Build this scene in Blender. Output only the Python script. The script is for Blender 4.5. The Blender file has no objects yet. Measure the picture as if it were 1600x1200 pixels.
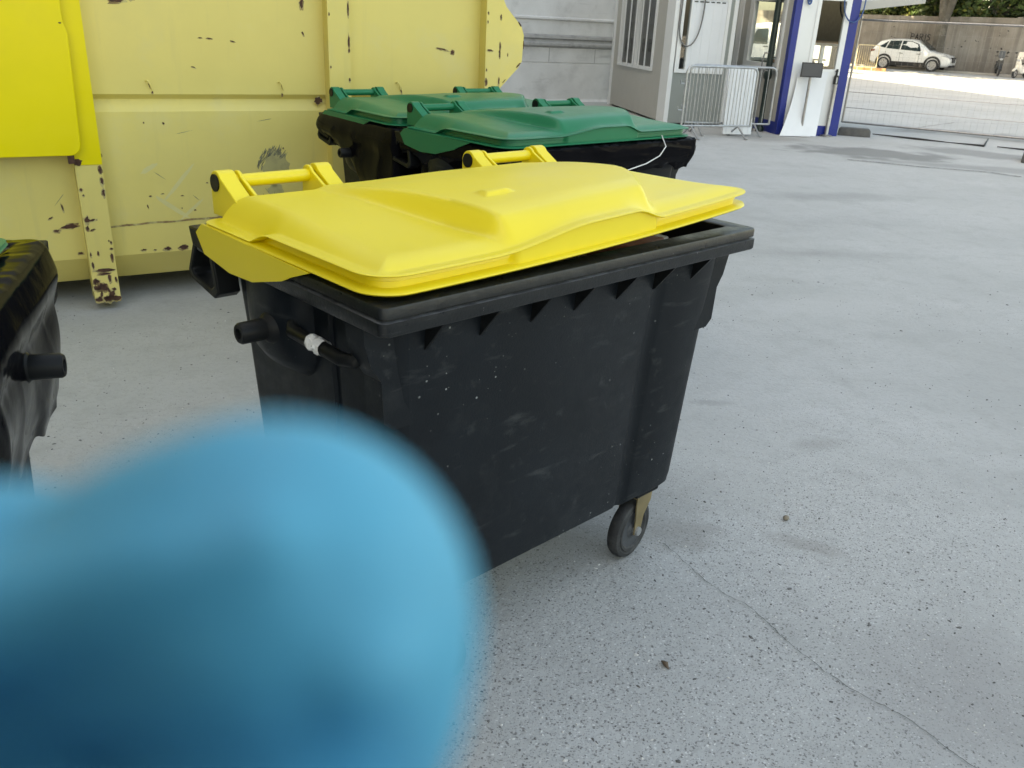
import bpy, math, random
from mathutils import Vector, Matrix, noise as mn
from math import sin, cos, pi, radians, sqrt, atan2

# ------------------------------------------------------------------ camera, sky, sun, exposure
SC = bpy.context.scene
COL = SC.collection
FPX, PITCH, ROLL, CAMH = 1321.6, .403, .04972, 1.5694
cd = bpy.data.cameras.new("camera"); cam = bpy.data.objects.new("camera", cd); COL.objects.link(cam)
SC.camera = cam
cd.sensor_width = 36; cd.lens = FPX / 1600 * 36
cd.clip_start = .005; cd.clip_end = 2000
fw = Vector((0, cos(PITCH), -sin(PITCH))); dn = Vector((0, -sin(PITCH), -cos(PITCH))); rx = Vector((1, 0, 0))
IR = rx * cos(ROLL) - dn * sin(ROLL); ID = rx * sin(ROLL) + dn * cos(ROLL)
M = Matrix.Identity(4)
for i in range(3):
    M[i][0] = IR[i]; M[i][1] = -ID[i]; M[i][2] = -fw[i]
M[0][3], M[1][3], M[2][3] = 0, 0, CAMH
cam.matrix_world = M
cd.dof.use_dof = True; cd.dof.focus_distance = 3.0; cd.dof.aperture_fstop = 11.5

SUN_AZ, SUN_EL = radians(250), radians(42)
w = bpy.data.worlds.new("World"); SC.world = w; w.use_nodes = True
wn = w.node_tree.nodes; wn.clear()
out = wn.new('ShaderNodeOutputWorld'); bg = wn.new('ShaderNodeBackground'); sky = wn.new('ShaderNodeTexSky')
sky.sky_type = 'NISHITA'; sky.sun_disc = False; sky.sun_elevation = SUN_EL; sky.sun_rotation = SUN_AZ
sky.dust_density = 3.0; sky.air_density = 1.0; sky.ozone_density = 1.0
w.node_tree.links.new(sky.outputs[0], bg.inputs[0]); bg.inputs[1].default_value = .12
w.node_tree.links.new(bg.outputs[0], out.inputs[0])
sd = bpy.data.lights.new("sun", 'SUN'); sd.energy = 3.5; sd.angle = radians(.5); sd.color = (1, .94, .84)
sun = bpy.data.objects.new("sun", sd); COL.objects.link(sun)
sv = Vector((sin(SUN_AZ) * cos(SUN_EL), cos(SUN_AZ) * cos(SUN_EL), sin(SUN_EL)))
sun.rotation_euler = sv.to_track_quat('Z', 'Y').to_euler(); sun.location = (0, 0, 60)
vs = SC.view_settings
vs.view_transform = 'Standard'; vs.look = 'None'; vs.gamma = 1; vs.exposure = 2.62
vs.use_white_balance = True; vs.white_balance_temperature = 9950; vs.white_balance_tint = 5
SC.cycles.max_bounces = 6; SC.cycles.use_denoising = True
random.seed(7)

# ------------------------------------------------------------------ helpers
def lin(r, g, b):
    f = lambda c: (c / 255 / 12.92) if c <= 10 else ((c / 255 + .055) / 1.055) ** 2.4
    return (f(r), f(g), f(b))

def mat(name, base, rough=.5, metal=0., var=.12, vscale=3., bump=0., bscale=60., specks=(), dirt=(), streak=None,
        spec=.5, coat=0., rvar=.1, stretch=None, trans=0., ior=1.5):
    m = bpy.data.materials.new(name); m.use_nodes = True
    nt = m.node_tree; N = nt.nodes; L = nt.links.new
    p = N['Principled BSDF']; tc = N.new('ShaderNodeTexCoord')
    co = tc.outputs['Object']
    if stretch:
        mp = N.new('ShaderNodeMapping'); mp.inputs['Scale'].default_value = stretch
        L(co, mp.inputs[0]); co = mp.outputs[0]
    def noise(sc, det=5, rg=.6, c=co):
        n = N.new('ShaderNodeTexNoise'); n.inputs['Scale'].default_value = sc; n.inputs['Detail'].default_value = det
        n.inputs['Roughness'].default_value = rg; L(c, n.inputs['Vector']); return n.outputs['Fac']
    def rng(x, a, b, c=0., d=1.):
        r = N.new('ShaderNodeMapRange'); r.inputs[1].default_value = a; r.inputs[2].default_value = b
        r.inputs[3].default_value = c; r.inputs[4].default_value = d; L(x, r.inputs[0]); return r.outputs[0]
    def mix(f, a, b, mode='MIX'):
        x = N.new('ShaderNodeMix'); x.data_type = 'RGBA'; x.blend_type = mode
        if isinstance(f, (int, float)): x.inputs[0].default_value = f
        else: L(f, x.inputs[0])
        for k, v in ((6, a), (7, b)):
            if isinstance(v, tuple): x.inputs[k].default_value = (*v, 1)
            else: L(v, x.inputs[k])
        return x.outputs[2]
    def mul(a, b):
        x = N.new('ShaderNodeMath'); x.operation = 'MULTIPLY'
        for k, v in ((0, a), (1, b)):
            if isinstance(v, (int, float)): x.inputs[k].default_value = v
            else: L(v, x.inputs[k])
        return x.outputs[0]
    n1 = noise(vscale)
    col = mix(rng(n1, .3, .7), tuple(c * (1 - var) for c in base), tuple(min(1, c * (1 + var)) for c in base))
    for (dc, sc, lo, hi, amt) in dirt:
        col = mix(mul(rng(noise(sc, 8, .65), lo, hi), amt), col, dc)
    if streak:
        dc, sx, lo, hi, amt = streak
        mp = N.new('ShaderNodeMapping'); mp.inputs['Scale'].default_value = sx; L(co, mp.inputs[0])
        col = mix(mul(rng(noise(1, 6, .6, mp.outputs[0]), lo, hi), amt), col, dc)
    for (sc, thr, dc, amt, dlo, dhi) in specks:
        v = N.new('ShaderNodeTexVoronoi'); v.inputs['Scale'].default_value = sc; L(co, v.inputs['Vector'])
        sp = N.new('ShaderNodeSeparateColor'); L(v.outputs['Color'], sp.inputs[0])
        lt = N.new('ShaderNodeMath'); lt.operation = 'LESS_THAN'; L(v.outputs['Distance'], lt.inputs[0])
        L(mul(rng(sp.outputs[0], dlo, 1., 0., 1.), thr), lt.inputs[1])
        col = mix(mul(mul(lt.outputs[0], amt), rng(noise(2.1, 3), .44, .58)), col, dc)
    L(col, p.inputs['Base Color'])
    p.inputs['Metallic'].default_value = metal; p.inputs['Specular IOR Level'].default_value = spec
    p.inputs['Coat Weight'].default_value = coat; p.inputs['IOR'].default_value = ior
    if trans: p.inputs['Transmission Weight'].default_value = trans
    L(rng(noise(vscale * 4), .3, .7, max(0, rough - rvar), min(1, rough + rvar)), p.inputs['Roughness'])
    if bump:
        b = N.new('ShaderNodeBump'); b.inputs['Strength'].default_value = bump; b.inputs['Distance'].default_value = .01
        L(noise(bscale, 4), b.inputs['Height']); L(b.outputs[0], p.inputs['Normal'])
    return m

class MB:
    """collects polygons; several material slots"""
    def __init__(s): s.v = []; s.f = []; s.m = []; s.cur = 0; s.keep = set()
    def add(s, vs, fs):
        o = len(s.v); s.v += [tuple(x) for x in vs]
        for f in fs: s.f.append([o + i for i in f]); s.m.append(s.cur)
    def box(s, x0, x1, y0, y1, z0, z1):
        s.add([(x0, y0, z0), (x1, y0, z0), (x1, y1, z0), (x0, y1, z0), (x0, y0, z1), (x1, y0, z1), (x1, y1, z1), (x0, y1, z1)],
              [(3, 2, 1, 0), (4, 5, 6, 7), (0, 1, 5, 4), (1, 2, 6, 5), (2, 3, 7, 6), (3, 0, 4, 7)])
    def prism(s, pts, fn, a, b):
        """polygon pts (p,q); fn(p,q,t) -> xyz at t=a,b"""
        n = len(pts)
        s.add([fn(p, q, a) for p, q in pts] + [fn(p, q, b) for p, q in pts],
              [tuple(range(n))[::-1], tuple(range(n, 2 * n))] + [(i, (i + 1) % n, n + (i + 1) % n, n + i) for i in range(n)])
    def loft(s, rings, caps=(True, True), closed=True):
        n = len(rings[0]); vs = [p for r in rings for p in r]; fs = []
        for k in range(len(rings) - 1):
            for i in range(n if closed else n - 1):
                j = (i + 1) % n
                fs.append((k * n + i, k * n + j, (k + 1) * n + j, (k + 1) * n + i))
        if caps[0]: fs.append(tuple(range(n))[::-1])
        if caps[1]: fs.append(tuple(range((len(rings) - 1) * n, len(rings) * n)))
        s.add(vs, fs)
    def tube(s, pts, r, n=8, caps=True):
        pts = [Vector(p) for p in pts]; R = r if isinstance(r, (list, tuple)) else [r] * len(pts)
        rings = []; up = None
        for i, p in enumerate(pts):
            t = (pts[min(i + 1, len(pts) - 1)] - pts[max(i - 1, 0)]).normalized()
            if up is None:
                up = Vector((0, 0, 1)) if abs(t.z) < .9 else Vector((1, 0, 0))
            x = t.cross(up).normalized(); y = x.cross(t).normalized(); up = y
            rings.append([p + (x * cos(2 * pi * k / n) + y * sin(2 * pi * k / n)) * R[i] for k in range(n)])
        s.loft(rings, (caps, caps))
    def lathe(s, prof, fn, n=24):
        """prof [(r,h)], fn(a,b,h) -> xyz"""
        s.loft([[fn(r * cos(2 * pi * k / n), r * sin(2 * pi * k / n), h) for k in range(n)] for r, h in prof])
    def build(s, name, mats, parent=None, smooth=35, bevel=0, seg=2, label=None):
        me = bpy.data.meshes.new(name); me.from_pydata(s.v, [], s.f)
        for m in (mats if isinstance(mats, (list, tuple)) else [mats]): me.materials.append(m)
        me.polygons.foreach_set('material_index', s.m)
        import bmesh
        b = bmesh.new(); b.from_mesh(me); fl = [f for f in b.faces if f.index not in s.keep]
        if fl:
            bmesh.ops.recalc_face_normals(b, faces=fl)
            ctr = sum((f.calc_center_median() * f.calc_area() for f in fl), Vector()) / max(1e-12, sum(f.calc_area() for f in fl))
            out_ = sum(f.normal.dot(f.calc_center_median() - ctr) * f.calc_area() for f in fl); up_ = sum(f.normal.z * f.calc_area() for f in fl)
            if out_ < -1e-7 or (abs(out_) <= 1e-7 and up_ < 0): bmesh.ops.reverse_faces(b, faces=fl)
        b.to_mesh(me); b.free()
        if smooth:
            me.polygons.foreach_set('use_smooth', [True] * len(me.polygons)); me.set_sharp_from_angle(angle=radians(smooth))
        me.update()
        o = bpy.data.objects.new(name, me); COL.objects.link(o)
        if parent: o.parent = parent
        if bevel:
            bm = o.modifiers.new('bevel', 'BEVEL'); bm.width = bevel; bm.segments = seg; bm.limit_method = 'ANGLE'
            bm.angle_limit = radians(40); bm.harden_normals = False
        if label: o['label'] = label
        return o

def tag(o, label, cat, group=None):
    o['label'] = label; o['category'] = cat
    if group: o['group'] = group
    return o
def struct(o): o['kind'] = 'structure'; return o
def thing(name, loc, rz=0., label='', cat='', group=None):
    o = bpy.data.objects.new(name, None); COL.objects.link(o); o.empty_display_size = .1
    o.location = loc; o.rotation_euler = (0, 0, rz)
    return tag(o, label, cat, group)
def copy_tree(o, parent=None):
    c = o.copy(); COL.objects.link(c); c.parent = parent
    for ch in o.children: copy_tree(ch, c)
    return c
def each(name, m, parent, builders, **k):
    for f in builders:
        q = MB(); f(q); q.build(name, m, parent, **k)
def sst(a, b, x):
    t = max(0., min(1., (x - a) / (b - a))); return t * t * (3 - 2 * t)
def lerp(a, b, t): return a + (b - a) * t
def rrect(cx, cy, hx, hy, r, z, ns=(40, 24), nc=6, rb=None):
    """rounded rectangle loop, counter-clockwise"""
    r = max(r, .002); P = []
    b = max(rb, .002) if rb else r
    c = [(cx + hx - r, cy - hy + r, -pi / 2, r), (cx + hx - b, cy + hy - b, 0, b), (cx - hx + b, cy + hy - b, pi / 2, b), (cx - hx + r, cy - hy + r, pi, r)]
    for k in range(4):
        x, y, a, r = c[k]
        arc = [(x + r * cos(a + pi / 2 * i / nc), y + r * sin(a + pi / 2 * i / nc)) for i in range(nc + 1)]
        P += arc
        x2, y2, a2, r2 = c[(k + 1) % 4]
        e = (x2 + r2 * cos(a2), y2 + r2 * sin(a2)); n = ns[1] if k % 2 == 0 else ns[0]
        P += [(lerp(arc[-1][0], e[0], i / n), lerp(arc[-1][1], e[1], i / n)) for i in range(1, n)]
    return [(x, y, z) for x, y in P]
def chip(mb, fn, p, q, w, h, ang=0, n=13, rag=.5, seed=0):
    """ragged flat patch centred p,q in a surface given by fn(p,q)"""
    rnd = random.Random(seed); a0 = radians(ang); P = []
    for i in range(n):
        a = 2 * pi * i / n; k = 1 - rag * rnd.random()
        x, y = w / 2 * cos(a) * k, h / 2 * sin(a) * k
        P.append(fn(p + x * cos(a0) - y * sin(a0), q + x * sin(a0) + y * cos(a0)))
    mb.keep.add(len(mb.f)); mb.add(P, [tuple(range(n))])

# ------------------------------------------------------------------ materials
BLACK = (.0066, .0092, .0122)
DUST = (.16, .17, .17)
m_black = mat('black plastic', BLACK, .42, var=.2, vscale=4, bump=.08, bscale=220, rvar=.08, spec=.18,
              specks=((55, .16, (.33, .35, .35), .7, .72, 1), (90, .15, (.28, .3, .3), .5, .8, 1)),
              dirt=((DUST, 5, .55, .85, .10), (DUST, 13, .60, .8, .22)), streak=((.2, .21, .21), (7, 7, 30), .60, .8, .16))
m_blackc = mat('black plastic clean', (.007, .0078, .0084), .45, var=.2, vscale=6, bump=.05, bscale=200, spec=.4, ior=1.3, dirt=((DUST, 8, .58, .9, .12),))
m_rim = mat('black plastic rim', (.009, .0105, .0115), .36, var=.25, vscale=8, bump=.1, bscale=150, spec=.4,
            dirt=((.2, .2, .2) and ((.22, .225, .23), 14, .58, .85, .13),), specks=((60, .14, (.4, .4, .4), .6, .8, 1),),
            streak=((.3, .3, .3), (6, 40, 120), .62, .78, .18))
m_ledge = mat('worn rim highlight', (.10, .105, .11), .5, var=.4, vscale=30, dirt=(((.02, .02, .022), 20, .45, .65, .8),))  # pale tone paints an edge highlight along the worn rim step
m_inside = mat('dark bin inside', (.01, .01, .011), .6)
m_ylid = mat('yellow plastic', (.83, .655, .038), .34, var=.04, vscale=2, rvar=.03,
             specks=((30, .06, (.25, .2, .08), .5, .93, 1),))
m_glid = mat('green plastic', (.001, .165, .075), .36, var=.06, spec=.26, vscale=3, rvar=.03)
m_tyre = mat('rubber tyre', (.018, .019, .021), .7, var=.25, vscale=20, dirt=((.13, .13, .13) and ((.14, .14, .14), 12, .45, .8, .5),))
m_hub = mat('grey wheel hub', (.05, .055, .062), .55, var=.2, vscale=20)
m_brass = mat('passivated steel', (.27, .21, .11), .45, metal=.6, var=.25, vscale=15)
m_liner = mat('black liner film', (.0040, .0040, .0052), .14, var=.2, vscale=10, spec=.12, ior=1.25, rvar=.04, bump=.12, bscale=11)
m_yel = mat('pale yellow paint', (.70, .575, .175), .42, var=.06, vscale=1.2, bump=.05, bscale=12, rvar=.1,
            dirt=(((.46, .40, .18), 1.3, .5, .75, .35), ((.70, .63, .32), 2.6, .55, .8, .4), ((.22, .17, .08), 22, .70, .8, .5)),
            streak=((.42, .36, .17), (14, 14, 1.2), .58, .8, .25))
m_byel = mat('bright yellow paint', (.80, .645, .004), .4, var=.05, vscale=2, bump=.06, bscale=6)
m_rust = mat('rust', (.075, .034, .02), .85, var=.5, vscale=40, bump=.4, bscale=120, dirt=(((.12, .045, .02), 30, .5, .7, .6),))
m_scuff = mat('grey scuff', (.16, .155, .10), .7, var=.4, vscale=15, dirt=(((.05, .05, .045), 28, .45, .6, .8), ((.5, .45, .2), 9, .5, .65, .7)))
m_scufl = mat('light scuff', (.43, .38, .16), .6, var=.12, vscale=9, dirt=(((.28, .25, .12), 12, .5, .7, .7),))
m_smear = mat('pale paint smear', (.655, .58, .25), .45, var=.05, vscale=8)
m_weld = mat('rusty seam', (.26, .17, .07), .8, var=.4, vscale=30, dirt=(((.6, .52, .22), 14, .45, .6, .8),))
m_under = mat('dark steel', (.03, .028, .025), .8, var=.3, vscale=5)
m_stone = mat('grey limestone', (.56, .55, .54), .85, var=.1, vscale=1.5, bump=.3, bscale=20,
              dirt=(((.30, .29, .28), 2.2, .52, .78, .6), ((.66, .655, .65), .7, .45, .7, .5)), streak=((.24, .235, .23), (1.2, 1.2, 9), .58, .75, .5))
m_stonedk = mat('weathered cornice stone', (.33, .325, .315), .9, var=.25, vscale=3, bump=.3, bscale=20,
                dirt=(((.07, .07, .068), 3, .5, .7, .7),), streak=((.36, .355, .35), (1.5, 1.5, 14), .5, .7, .6))
m_facade = mat('facade stone', (.22, .205, .19), .85, var=.1, vscale=.5)  # kept dark to cut light bounced onto the bins' left ends
m_cabin = mat('grey cabin panel', (.43, .42, .39), .55, var=.04, vscale=1, dirt=(((.34, .33, .31), 2.5, .55, .85, .4),))
m_cabing = mat('green grey cabin panel', (.27, .295, .28), .5, var=.04, vscale=1, dirt=(((.2, .22, .21), 2.5, .55, .85, .4),))
m_white = mat('white frame paint', (.74, .755, .76), .4, var=.03, vscale=2, dirt=(((.5, .5, .48), 5, .58, .85, .4),))
m_wpan = mat('white panel', (.72, .745, .78), .45, var=.03, vscale=2, dirt=(((.55, .57, .6), 3, .55, .85, .35),))
m_blue = mat('blue paint', (.006, .022, .21), .4, var=.12, vscale=2, specks=((24, .12, (.4, .42, .5), .5, .9, 1),), dirt=(((.06, .07, .2), 3, .6, .85, .4),))
m_dark = mat('dark interior', (.03, .03, .03), .8)
m_inner = mat('cabin interior', (.25, .245, .23), .8, var=.1, vscale=1)
m_wood = mat('wooden counter', (.28, .15, .075), .5, var=.2, vscale=4)
m_galv = mat('galvanised steel', (.42, .43, .44), .38, metal=.75, var=.2, vscale=12)
m_steel = mat('brushed steel', (.35, .34, .34), .35, metal=.8, var=.15, vscale=10)
m_screen = mat('grey sign plate', (.075, .078, .085), .45, var=.1, vscale=4)
m_pole = mat('dark green iron', (.012, .025, .022), .4, var=.2, vscale=6)
m_cableg = mat('grey cable', (.16, .16, .16), .5)
m_cableb = mat('blue cable', (.03, .09, .25), .45)
m_conc = mat('concrete foot', (.10, .10, .098), .9, var=.25, vscale=8, bump=.5, bscale=40)
m_wall = mat('concrete wall', (.225, .203, .18), .9, var=.16, vscale=.5, bump=.3, bscale=9,
             dirt=(((.36, .35, .33), .35, .45, .62, .6), ((.10, .092, .085), 1.7, .55, .75, .5)), streak=((.11, .10, .093), (2.6, 2.6, .10), .45, .65, .5))
m_wallhi = mat('wall spray paint', (.02, .02, .022), .8)
m_car = mat('white car paint', (.82, .82, .81), .25, var=.01, coat=.6)
m_clad = mat('dark car cladding', (.02, .02, .02), .6)
m_chrome = mat('alloy', (.55, .55, .56), .3, metal=.9, var=.05)
m_lamp = mat('headlight lens', (.45, .47, .5), .15, spec=.8)
m_red = mat('tail lamp lens', (.18, .012, .012), .2)
m_orange = mat('orange fairing', (.65, .16, .02), .35)
m_bark = mat('plane bark', (.105, .095, .08), .9, var=.25, vscale=3, bump=.6, bscale=12, dirt=(((.19, .175, .15), 2.2, .52, .62, .7), ((.07, .065, .055), 3, .55, .7, .5)))
m_leaf = mat('green leaves', (.046, .082, .02), .6, var=.5, vscale=.9)
m_leafsun = mat('sunlit leaf spots', (.13, .15, .035), .6, var=.5, vscale=1.2)  # lighter leaf colour paints sunlit spots into the crowns
m_barr = mat('cream barrier paint', (.62, .54, .36), .5, var=.05)
m_asph = mat('dark asphalt patch', (.17, .175, .175), .9, var=.25, vscale=2.5, bump=.5, bscale=60, dirt=(((.30, .31, .31), 1.4, .45, .7, .6),))
m_crack = mat('crack dirt', (.09, .085, .08), .95)
m_stain = mat('concrete stain', (.255, .26, .255), .9, var=.2, vscale=8, dirt=(((.33, .335, .335), 6, .45, .65, .9),))
m_pave = mat('shade toned pavement', (.13, .115, .10), .9, var=.3, vscale=.8)  # dark brown paints the shade at the wall foot into the pavement
m_kerb = mat('kerb stone', (.42, .40, .37), .85, var=.15, vscale=2)
m_paper = mat('white paper', (.7, .7, .69), .8, var=.15, vscale=30, bump=.6, bscale=60)
m_card = mat('printed carton', (.32, .12, .075), .6, var=.3, vscale=12, dirt=(((.7, .68, .64), 9, .52, .56, .9),))
m_brown = mat('brown cardboard', (.22, .14, .08), .8, var=.2, vscale=8)
m_film = mat('clear film', (.5, .5, .5), .2, var=.2, vscale=10)
m_glove = mat('blue nitrile', (.042, .36, .53), .6, var=.05, vscale=120, bump=.05, bscale=300)
m_pebble = mat('pebble', (.22, .19, .15), .9, var=.3, vscale=60)
m_twig = mat('dry leaf', (.12, .085, .06), .9)
m_grit = mat('grit', (.13, .13, .13), .9, var=.6, vscale=14)
m_gritw = mat('pale grit', (.55, .55, .54), .9, var=.2, vscale=14)
m_vanglass = mat('dark vehicle glass', (.03, .045, .05), .08, spec=.8)

def glass():
    m = bpy.data.materials.new('window glass'); m.use_nodes = True; nt = m.node_tree; N = nt.nodes; N.clear()
    o = N.new('ShaderNodeOutputMaterial'); t = N.new('ShaderNodeBsdfTransparent'); g = N.new('ShaderNodeBsdfGlossy')
    f0 = N.new('ShaderNodeLayerWeight'); f0.inputs[0].default_value = .5; f = N.new('ShaderNodeMath'); f.operation = 'POWER'; f.inputs[1].default_value = 5; nt.links.new(f0.outputs['Facing'], f.inputs[0]); x = N.new('ShaderNodeMixShader')
    t.inputs[0].default_value = (.80, .84, .83, 1); g.inputs['Roughness'].default_value = .01
    a = N.new('ShaderNodeMath'); a.operation = 'MULTIPLY_ADD'; a.inputs[1].default_value = .9; a.inputs[2].default_value = .07
    nt.links.new(f.outputs[0], a.inputs[0]); nt.links.new(a.outputs[0], x.inputs[0])
    nt.links.new(t.outputs[0], x.inputs[1]); nt.links.new(g.outputs[0], x.inputs[2]); nt.links.new(x.outputs[0], o.inputs[0])
    return m
m_glass = glass()

def ground_mat():
    m = mat('courtyard concrete', (.375, .383, .38), .85, var=.10, vscale=.35, bump=.35, bscale=55, rvar=.08,
            dirt=(((.45, .457, .458), .9, .42, .66, .7), ((.27, .272, .265), 1.6, .54, .76, .5), ((.29, .295, .29), 7, .5, .75, .45), ((.28, .28, .27), 34, .5, .72, .45)))
    nt = m.node_tree; N = nt.nodes; L = nt.links.new; p = N['Principled BSDF']
    col = p.inputs['Base Color'].links[0].from_socket; co = N['Texture Coordinate'].outputs['Object']
    def noise(sc, det=3):
        n = N.new('ShaderNodeTexNoise'); n.inputs['Scale'].default_value = sc; n.inputs['Detail'].default_value = det
        L(co, n.inputs['Vector']); return n.outputs['Fac']
    zone = N.new('ShaderNodeMapRange'); zone.inputs[1].default_value = .42; zone.inputs[2].default_value = .62
    zone.inputs[3].default_value = .22; zone.inputs[4].default_value = .62
    L(noise(.9, 4), zone.inputs[0])
    wz = N.new('ShaderNodeMapping'); wz.vector_type = 'TEXTURE'; wz.inputs['Location'].default_value = (.55, 1.75, 0); wz.inputs['Rotation'].default_value = (0, 0, .9); wz.inputs['Scale'].default_value = (1.5, .95, 1)
    L(co, wz.inputs[0]); wl = N.new('ShaderNodeVectorMath'); wl.operation = 'LENGTH'; L(wz.outputs[0], wl.inputs[0])
    wr_ = N.new('ShaderNodeMapRange'); wr_.inputs[1].default_value = .5; wr_.inputs[2].default_value = 1.5; wr_.inputs[3].default_value = .75; wr_.inputs[4].default_value = 0; L(wl.outputs['Value'], wr_.inputs[0])
    zs = N.new('ShaderNodeMath'); zs.operation = 'ADD'; zs.use_clamp = True; L(zone.outputs[0], zs.inputs[0]); L(wr_.outputs[0], zs.inputs[1]); zone = zs
    # warp so the specks are not round
    for (sc, thr, dc, amt, lo, st) in ((104, .43, (.14, .135, .135), .8, .30, (1, 1.5, 1)), (66, .35, (.11, .11, .11), .8, .56, (1.6, 1, 1)),
                                       (110, .38, (.62, .63, .63), .7, .55, (1, 1.3, 1)), (210, .5, (.2, .205, .205), .65, .15, (1, 1, 1))):
        mp = N.new('ShaderNodeMapping'); mp.inputs['Scale'].default_value = st; mp.inputs['Rotation'].default_value = (0, 0, sc)
        L(co, mp.inputs[0])
        nz = N.new('ShaderNodeTexNoise'); nz.inputs['Scale'].default_value = sc * 1.3; L(mp.outputs[0], nz.inputs['Vector'])
        ad = N.new('ShaderNodeVectorMath'); ad.operation = 'MULTIPLY_ADD'
        L(nz.outputs['Color'], ad.inputs[0]); ad.inputs[1].default_value = (.9 / sc,) * 3; L(mp.outputs[0], ad.inputs[2])
        v = N.new('ShaderNodeTexVoronoi'); v.inputs['Scale'].default_value = sc; L(ad.outputs[0], v.inputs['Vector'])
        sp = N.new('ShaderNodeSeparateColor'); L(v.outputs['Color'], sp.inputs[0])
        r = N.new('ShaderNodeMapRange'); r.inputs[1].default_value = lo; r.inputs[2].default_value = 1; r.inputs[3].default_value = 0
        r.inputs[4].default_value = thr; L(sp.outputs[0], r.inputs[0])
        q = N.new('ShaderNodeMath'); q.operation = 'MULTIPLY'; L(r.outputs[0], q.inputs[0]); L(zone.outputs[0], q.inputs[1])
        lt = N.new('ShaderNodeMath'); lt.operation = 'LESS_THAN'; L(v.outputs['Distance'], lt.inputs[0]); L(q.outputs[0], lt.inputs[1])
        am = N.new('ShaderNodeMath'); am.operation = 'MULTIPLY'; L(lt.outputs[0], am.inputs[0]); am.inputs[1].default_value = amt
        x = N.new('ShaderNodeMix'); x.data_type = 'RGBA'; L(am.outputs[0], x.inputs[0]); L(col, x.inputs[6]); x.inputs[7].default_value = (*dc, 1)
        col = x.outputs[2]
    # stains and worn dark asphalt patches: (x, y, half sizes, turn, colour, amount, sharpness)
    for (x, y, sx, sy, a, dc, am, e0, e1) in STAINS:
        mp = N.new('ShaderNodeMapping'); mp.vector_type = 'TEXTURE'
        mp.inputs['Location'].default_value = (x, y, 0); mp.inputs['Rotation'].default_value = (0, 0, a); mp.inputs['Scale'].default_value = (sx, sy, 1)
        L(co, mp.inputs[0]); ln = N.new('ShaderNodeVectorMath'); ln.operation = 'LENGTH'; L(mp.outputs[0], ln.inputs[0])
        ad = N.new('ShaderNodeMath'); ad.operation = 'MULTIPLY_ADD'; L(noise(2.6 / max(sx, sy) ** .7, 8), ad.inputs[0]); ad.inputs[1].default_value = 1.5; L(ln.outputs['Value'], ad.inputs[2])
        r = N.new('ShaderNodeMapRange'); r.inputs[1].default_value = e0; r.inputs[2].default_value = e1; r.inputs[3].default_value = am; r.inputs[4].default_value = 0
        L(ad.outputs[0], r.inputs[0])
        x_ = N.new('ShaderNodeMix'); x_.data_type = 'RGBA'; L(r.outputs[0], x_.inputs[0]); L(col, x_.inputs[6]); x_.inputs[7].default_value = (*dc, 1)
        col = x_.outputs[2]
    L(col, p.inputs['Base Color'])
    return m
BR = (.19, .18, .165); DK = (.15, .152, .15)
STAINS = [(1.02, 2.42, .15, .05, -.35, BR, .38, 1.2, 1.9), (.92, 3.58, .10, .04, .1, DK, .32, 1.2, 1.9), (1.3, 3.2, .13, .06, .3, BR, .28, 1.2, 2.), (.60, 2.45, .14, .09, .4, BR, .45, 1.2, 2.), (.30, 2.55, .5, .25, .75, BR, .45, 1.1, 2.1),
          (2.4, 6.6, .7, .16, .1, DK, .25, 1.1, 2.1), (3.4, 9.3, 1.0, .25, .2, DK, .3, 1.1, 2.1), (-.95, 3.1, .15, .06, .2, BR, .35, 1.2, 2.), (2.9, 7.9, .9, .3, .4, DK, .15, 1., 2.2), (1.9, 5.2, .5, .2, .3, (.45, .455, .455), .5, 1., 2.2),
          (5.3, 13.3, 1.5, .8, -.2, DK, .75, 1.35, 1.7), (7.3, 13.9, 1.3, .6, -.5, DK, .6, 1.3, 1.8), (9.6, 16.6, 2.4, .9, -.35, DK, .7, 1.35, 1.75), (8.0, 17.4, 1.2, .5, .3, DK, .6, 1.3, 1.75), (4.0, 14.6, .8, .5, .2, BR, .5, 1.2, 1.9),
          (6.5, 12.2, 1.8, .35, -.2, DK, .45, 1.2, 1.9), (1.25, 1.75, .35, .25, .6, (.24, .235, .235), .5, 1., 2.1)]
m_ground = ground_mat()

# ------------------------------------------------------------------ ground
g = MB(); g.add([(-400, -300, 0), (400, -300, 0), (400, 500, 0), (-400, 500, 0)], [(0, 1, 2, 3)])
struct(g.build('ground', m_ground, smooth=0))
def patch(name, pts, m, z=.004, jag=.06, seed=1):
    rnd = random.Random(seed); P = []
    n = len(pts)
    for i in range(n):
        a, b = Vector(pts[i]), Vector(pts[(i + 1) % n]); k = max(2, int((b - a).length / .12))
        for j in range(k):
            q = a.lerp(b, j / k); P.append((q.x + rnd.uniform(-jag, jag), q.y + rnd.uniform(-jag, jag), z))
    mb = MB(); mb.add(P, [tuple(range(len(P)))]); return struct(mb.build(name, m, smooth=0))
def crack(name, pts, wd, z=.0045, seed=1):
    rnd = random.Random(seed); L = []
    for a, b in zip(pts[:-1], pts[1:]):
        k = max(3, int((Vector(b) - Vector(a)).length / .012))
        for j in range(k): L.append(Vector(a).lerp(Vector(b), j / k))
    vs = []; fs = []; off = 0
    for i, q in enumerate(L):
        t = (L[min(i + 1, len(L) - 1)] - L[max(0, i - 1)]).normalized(); n = Vector((-t.y, t.x))
        off = off * .85 + rnd.uniform(-.0035, .0035); ww = wd * rnd.uniform(.25, 1)
        vs += [(*(q + n * (off + ww / 2)), z), (*(q + n * (off - ww / 2)), z)]
        if i: fs.append((2 * i - 2, 2 * i - 1, 2 * i + 1, 2 * i))
    mb = MB(); mb.add(vs, fs); return struct(mb.build(name, m_crack, smooth=0))
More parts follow.
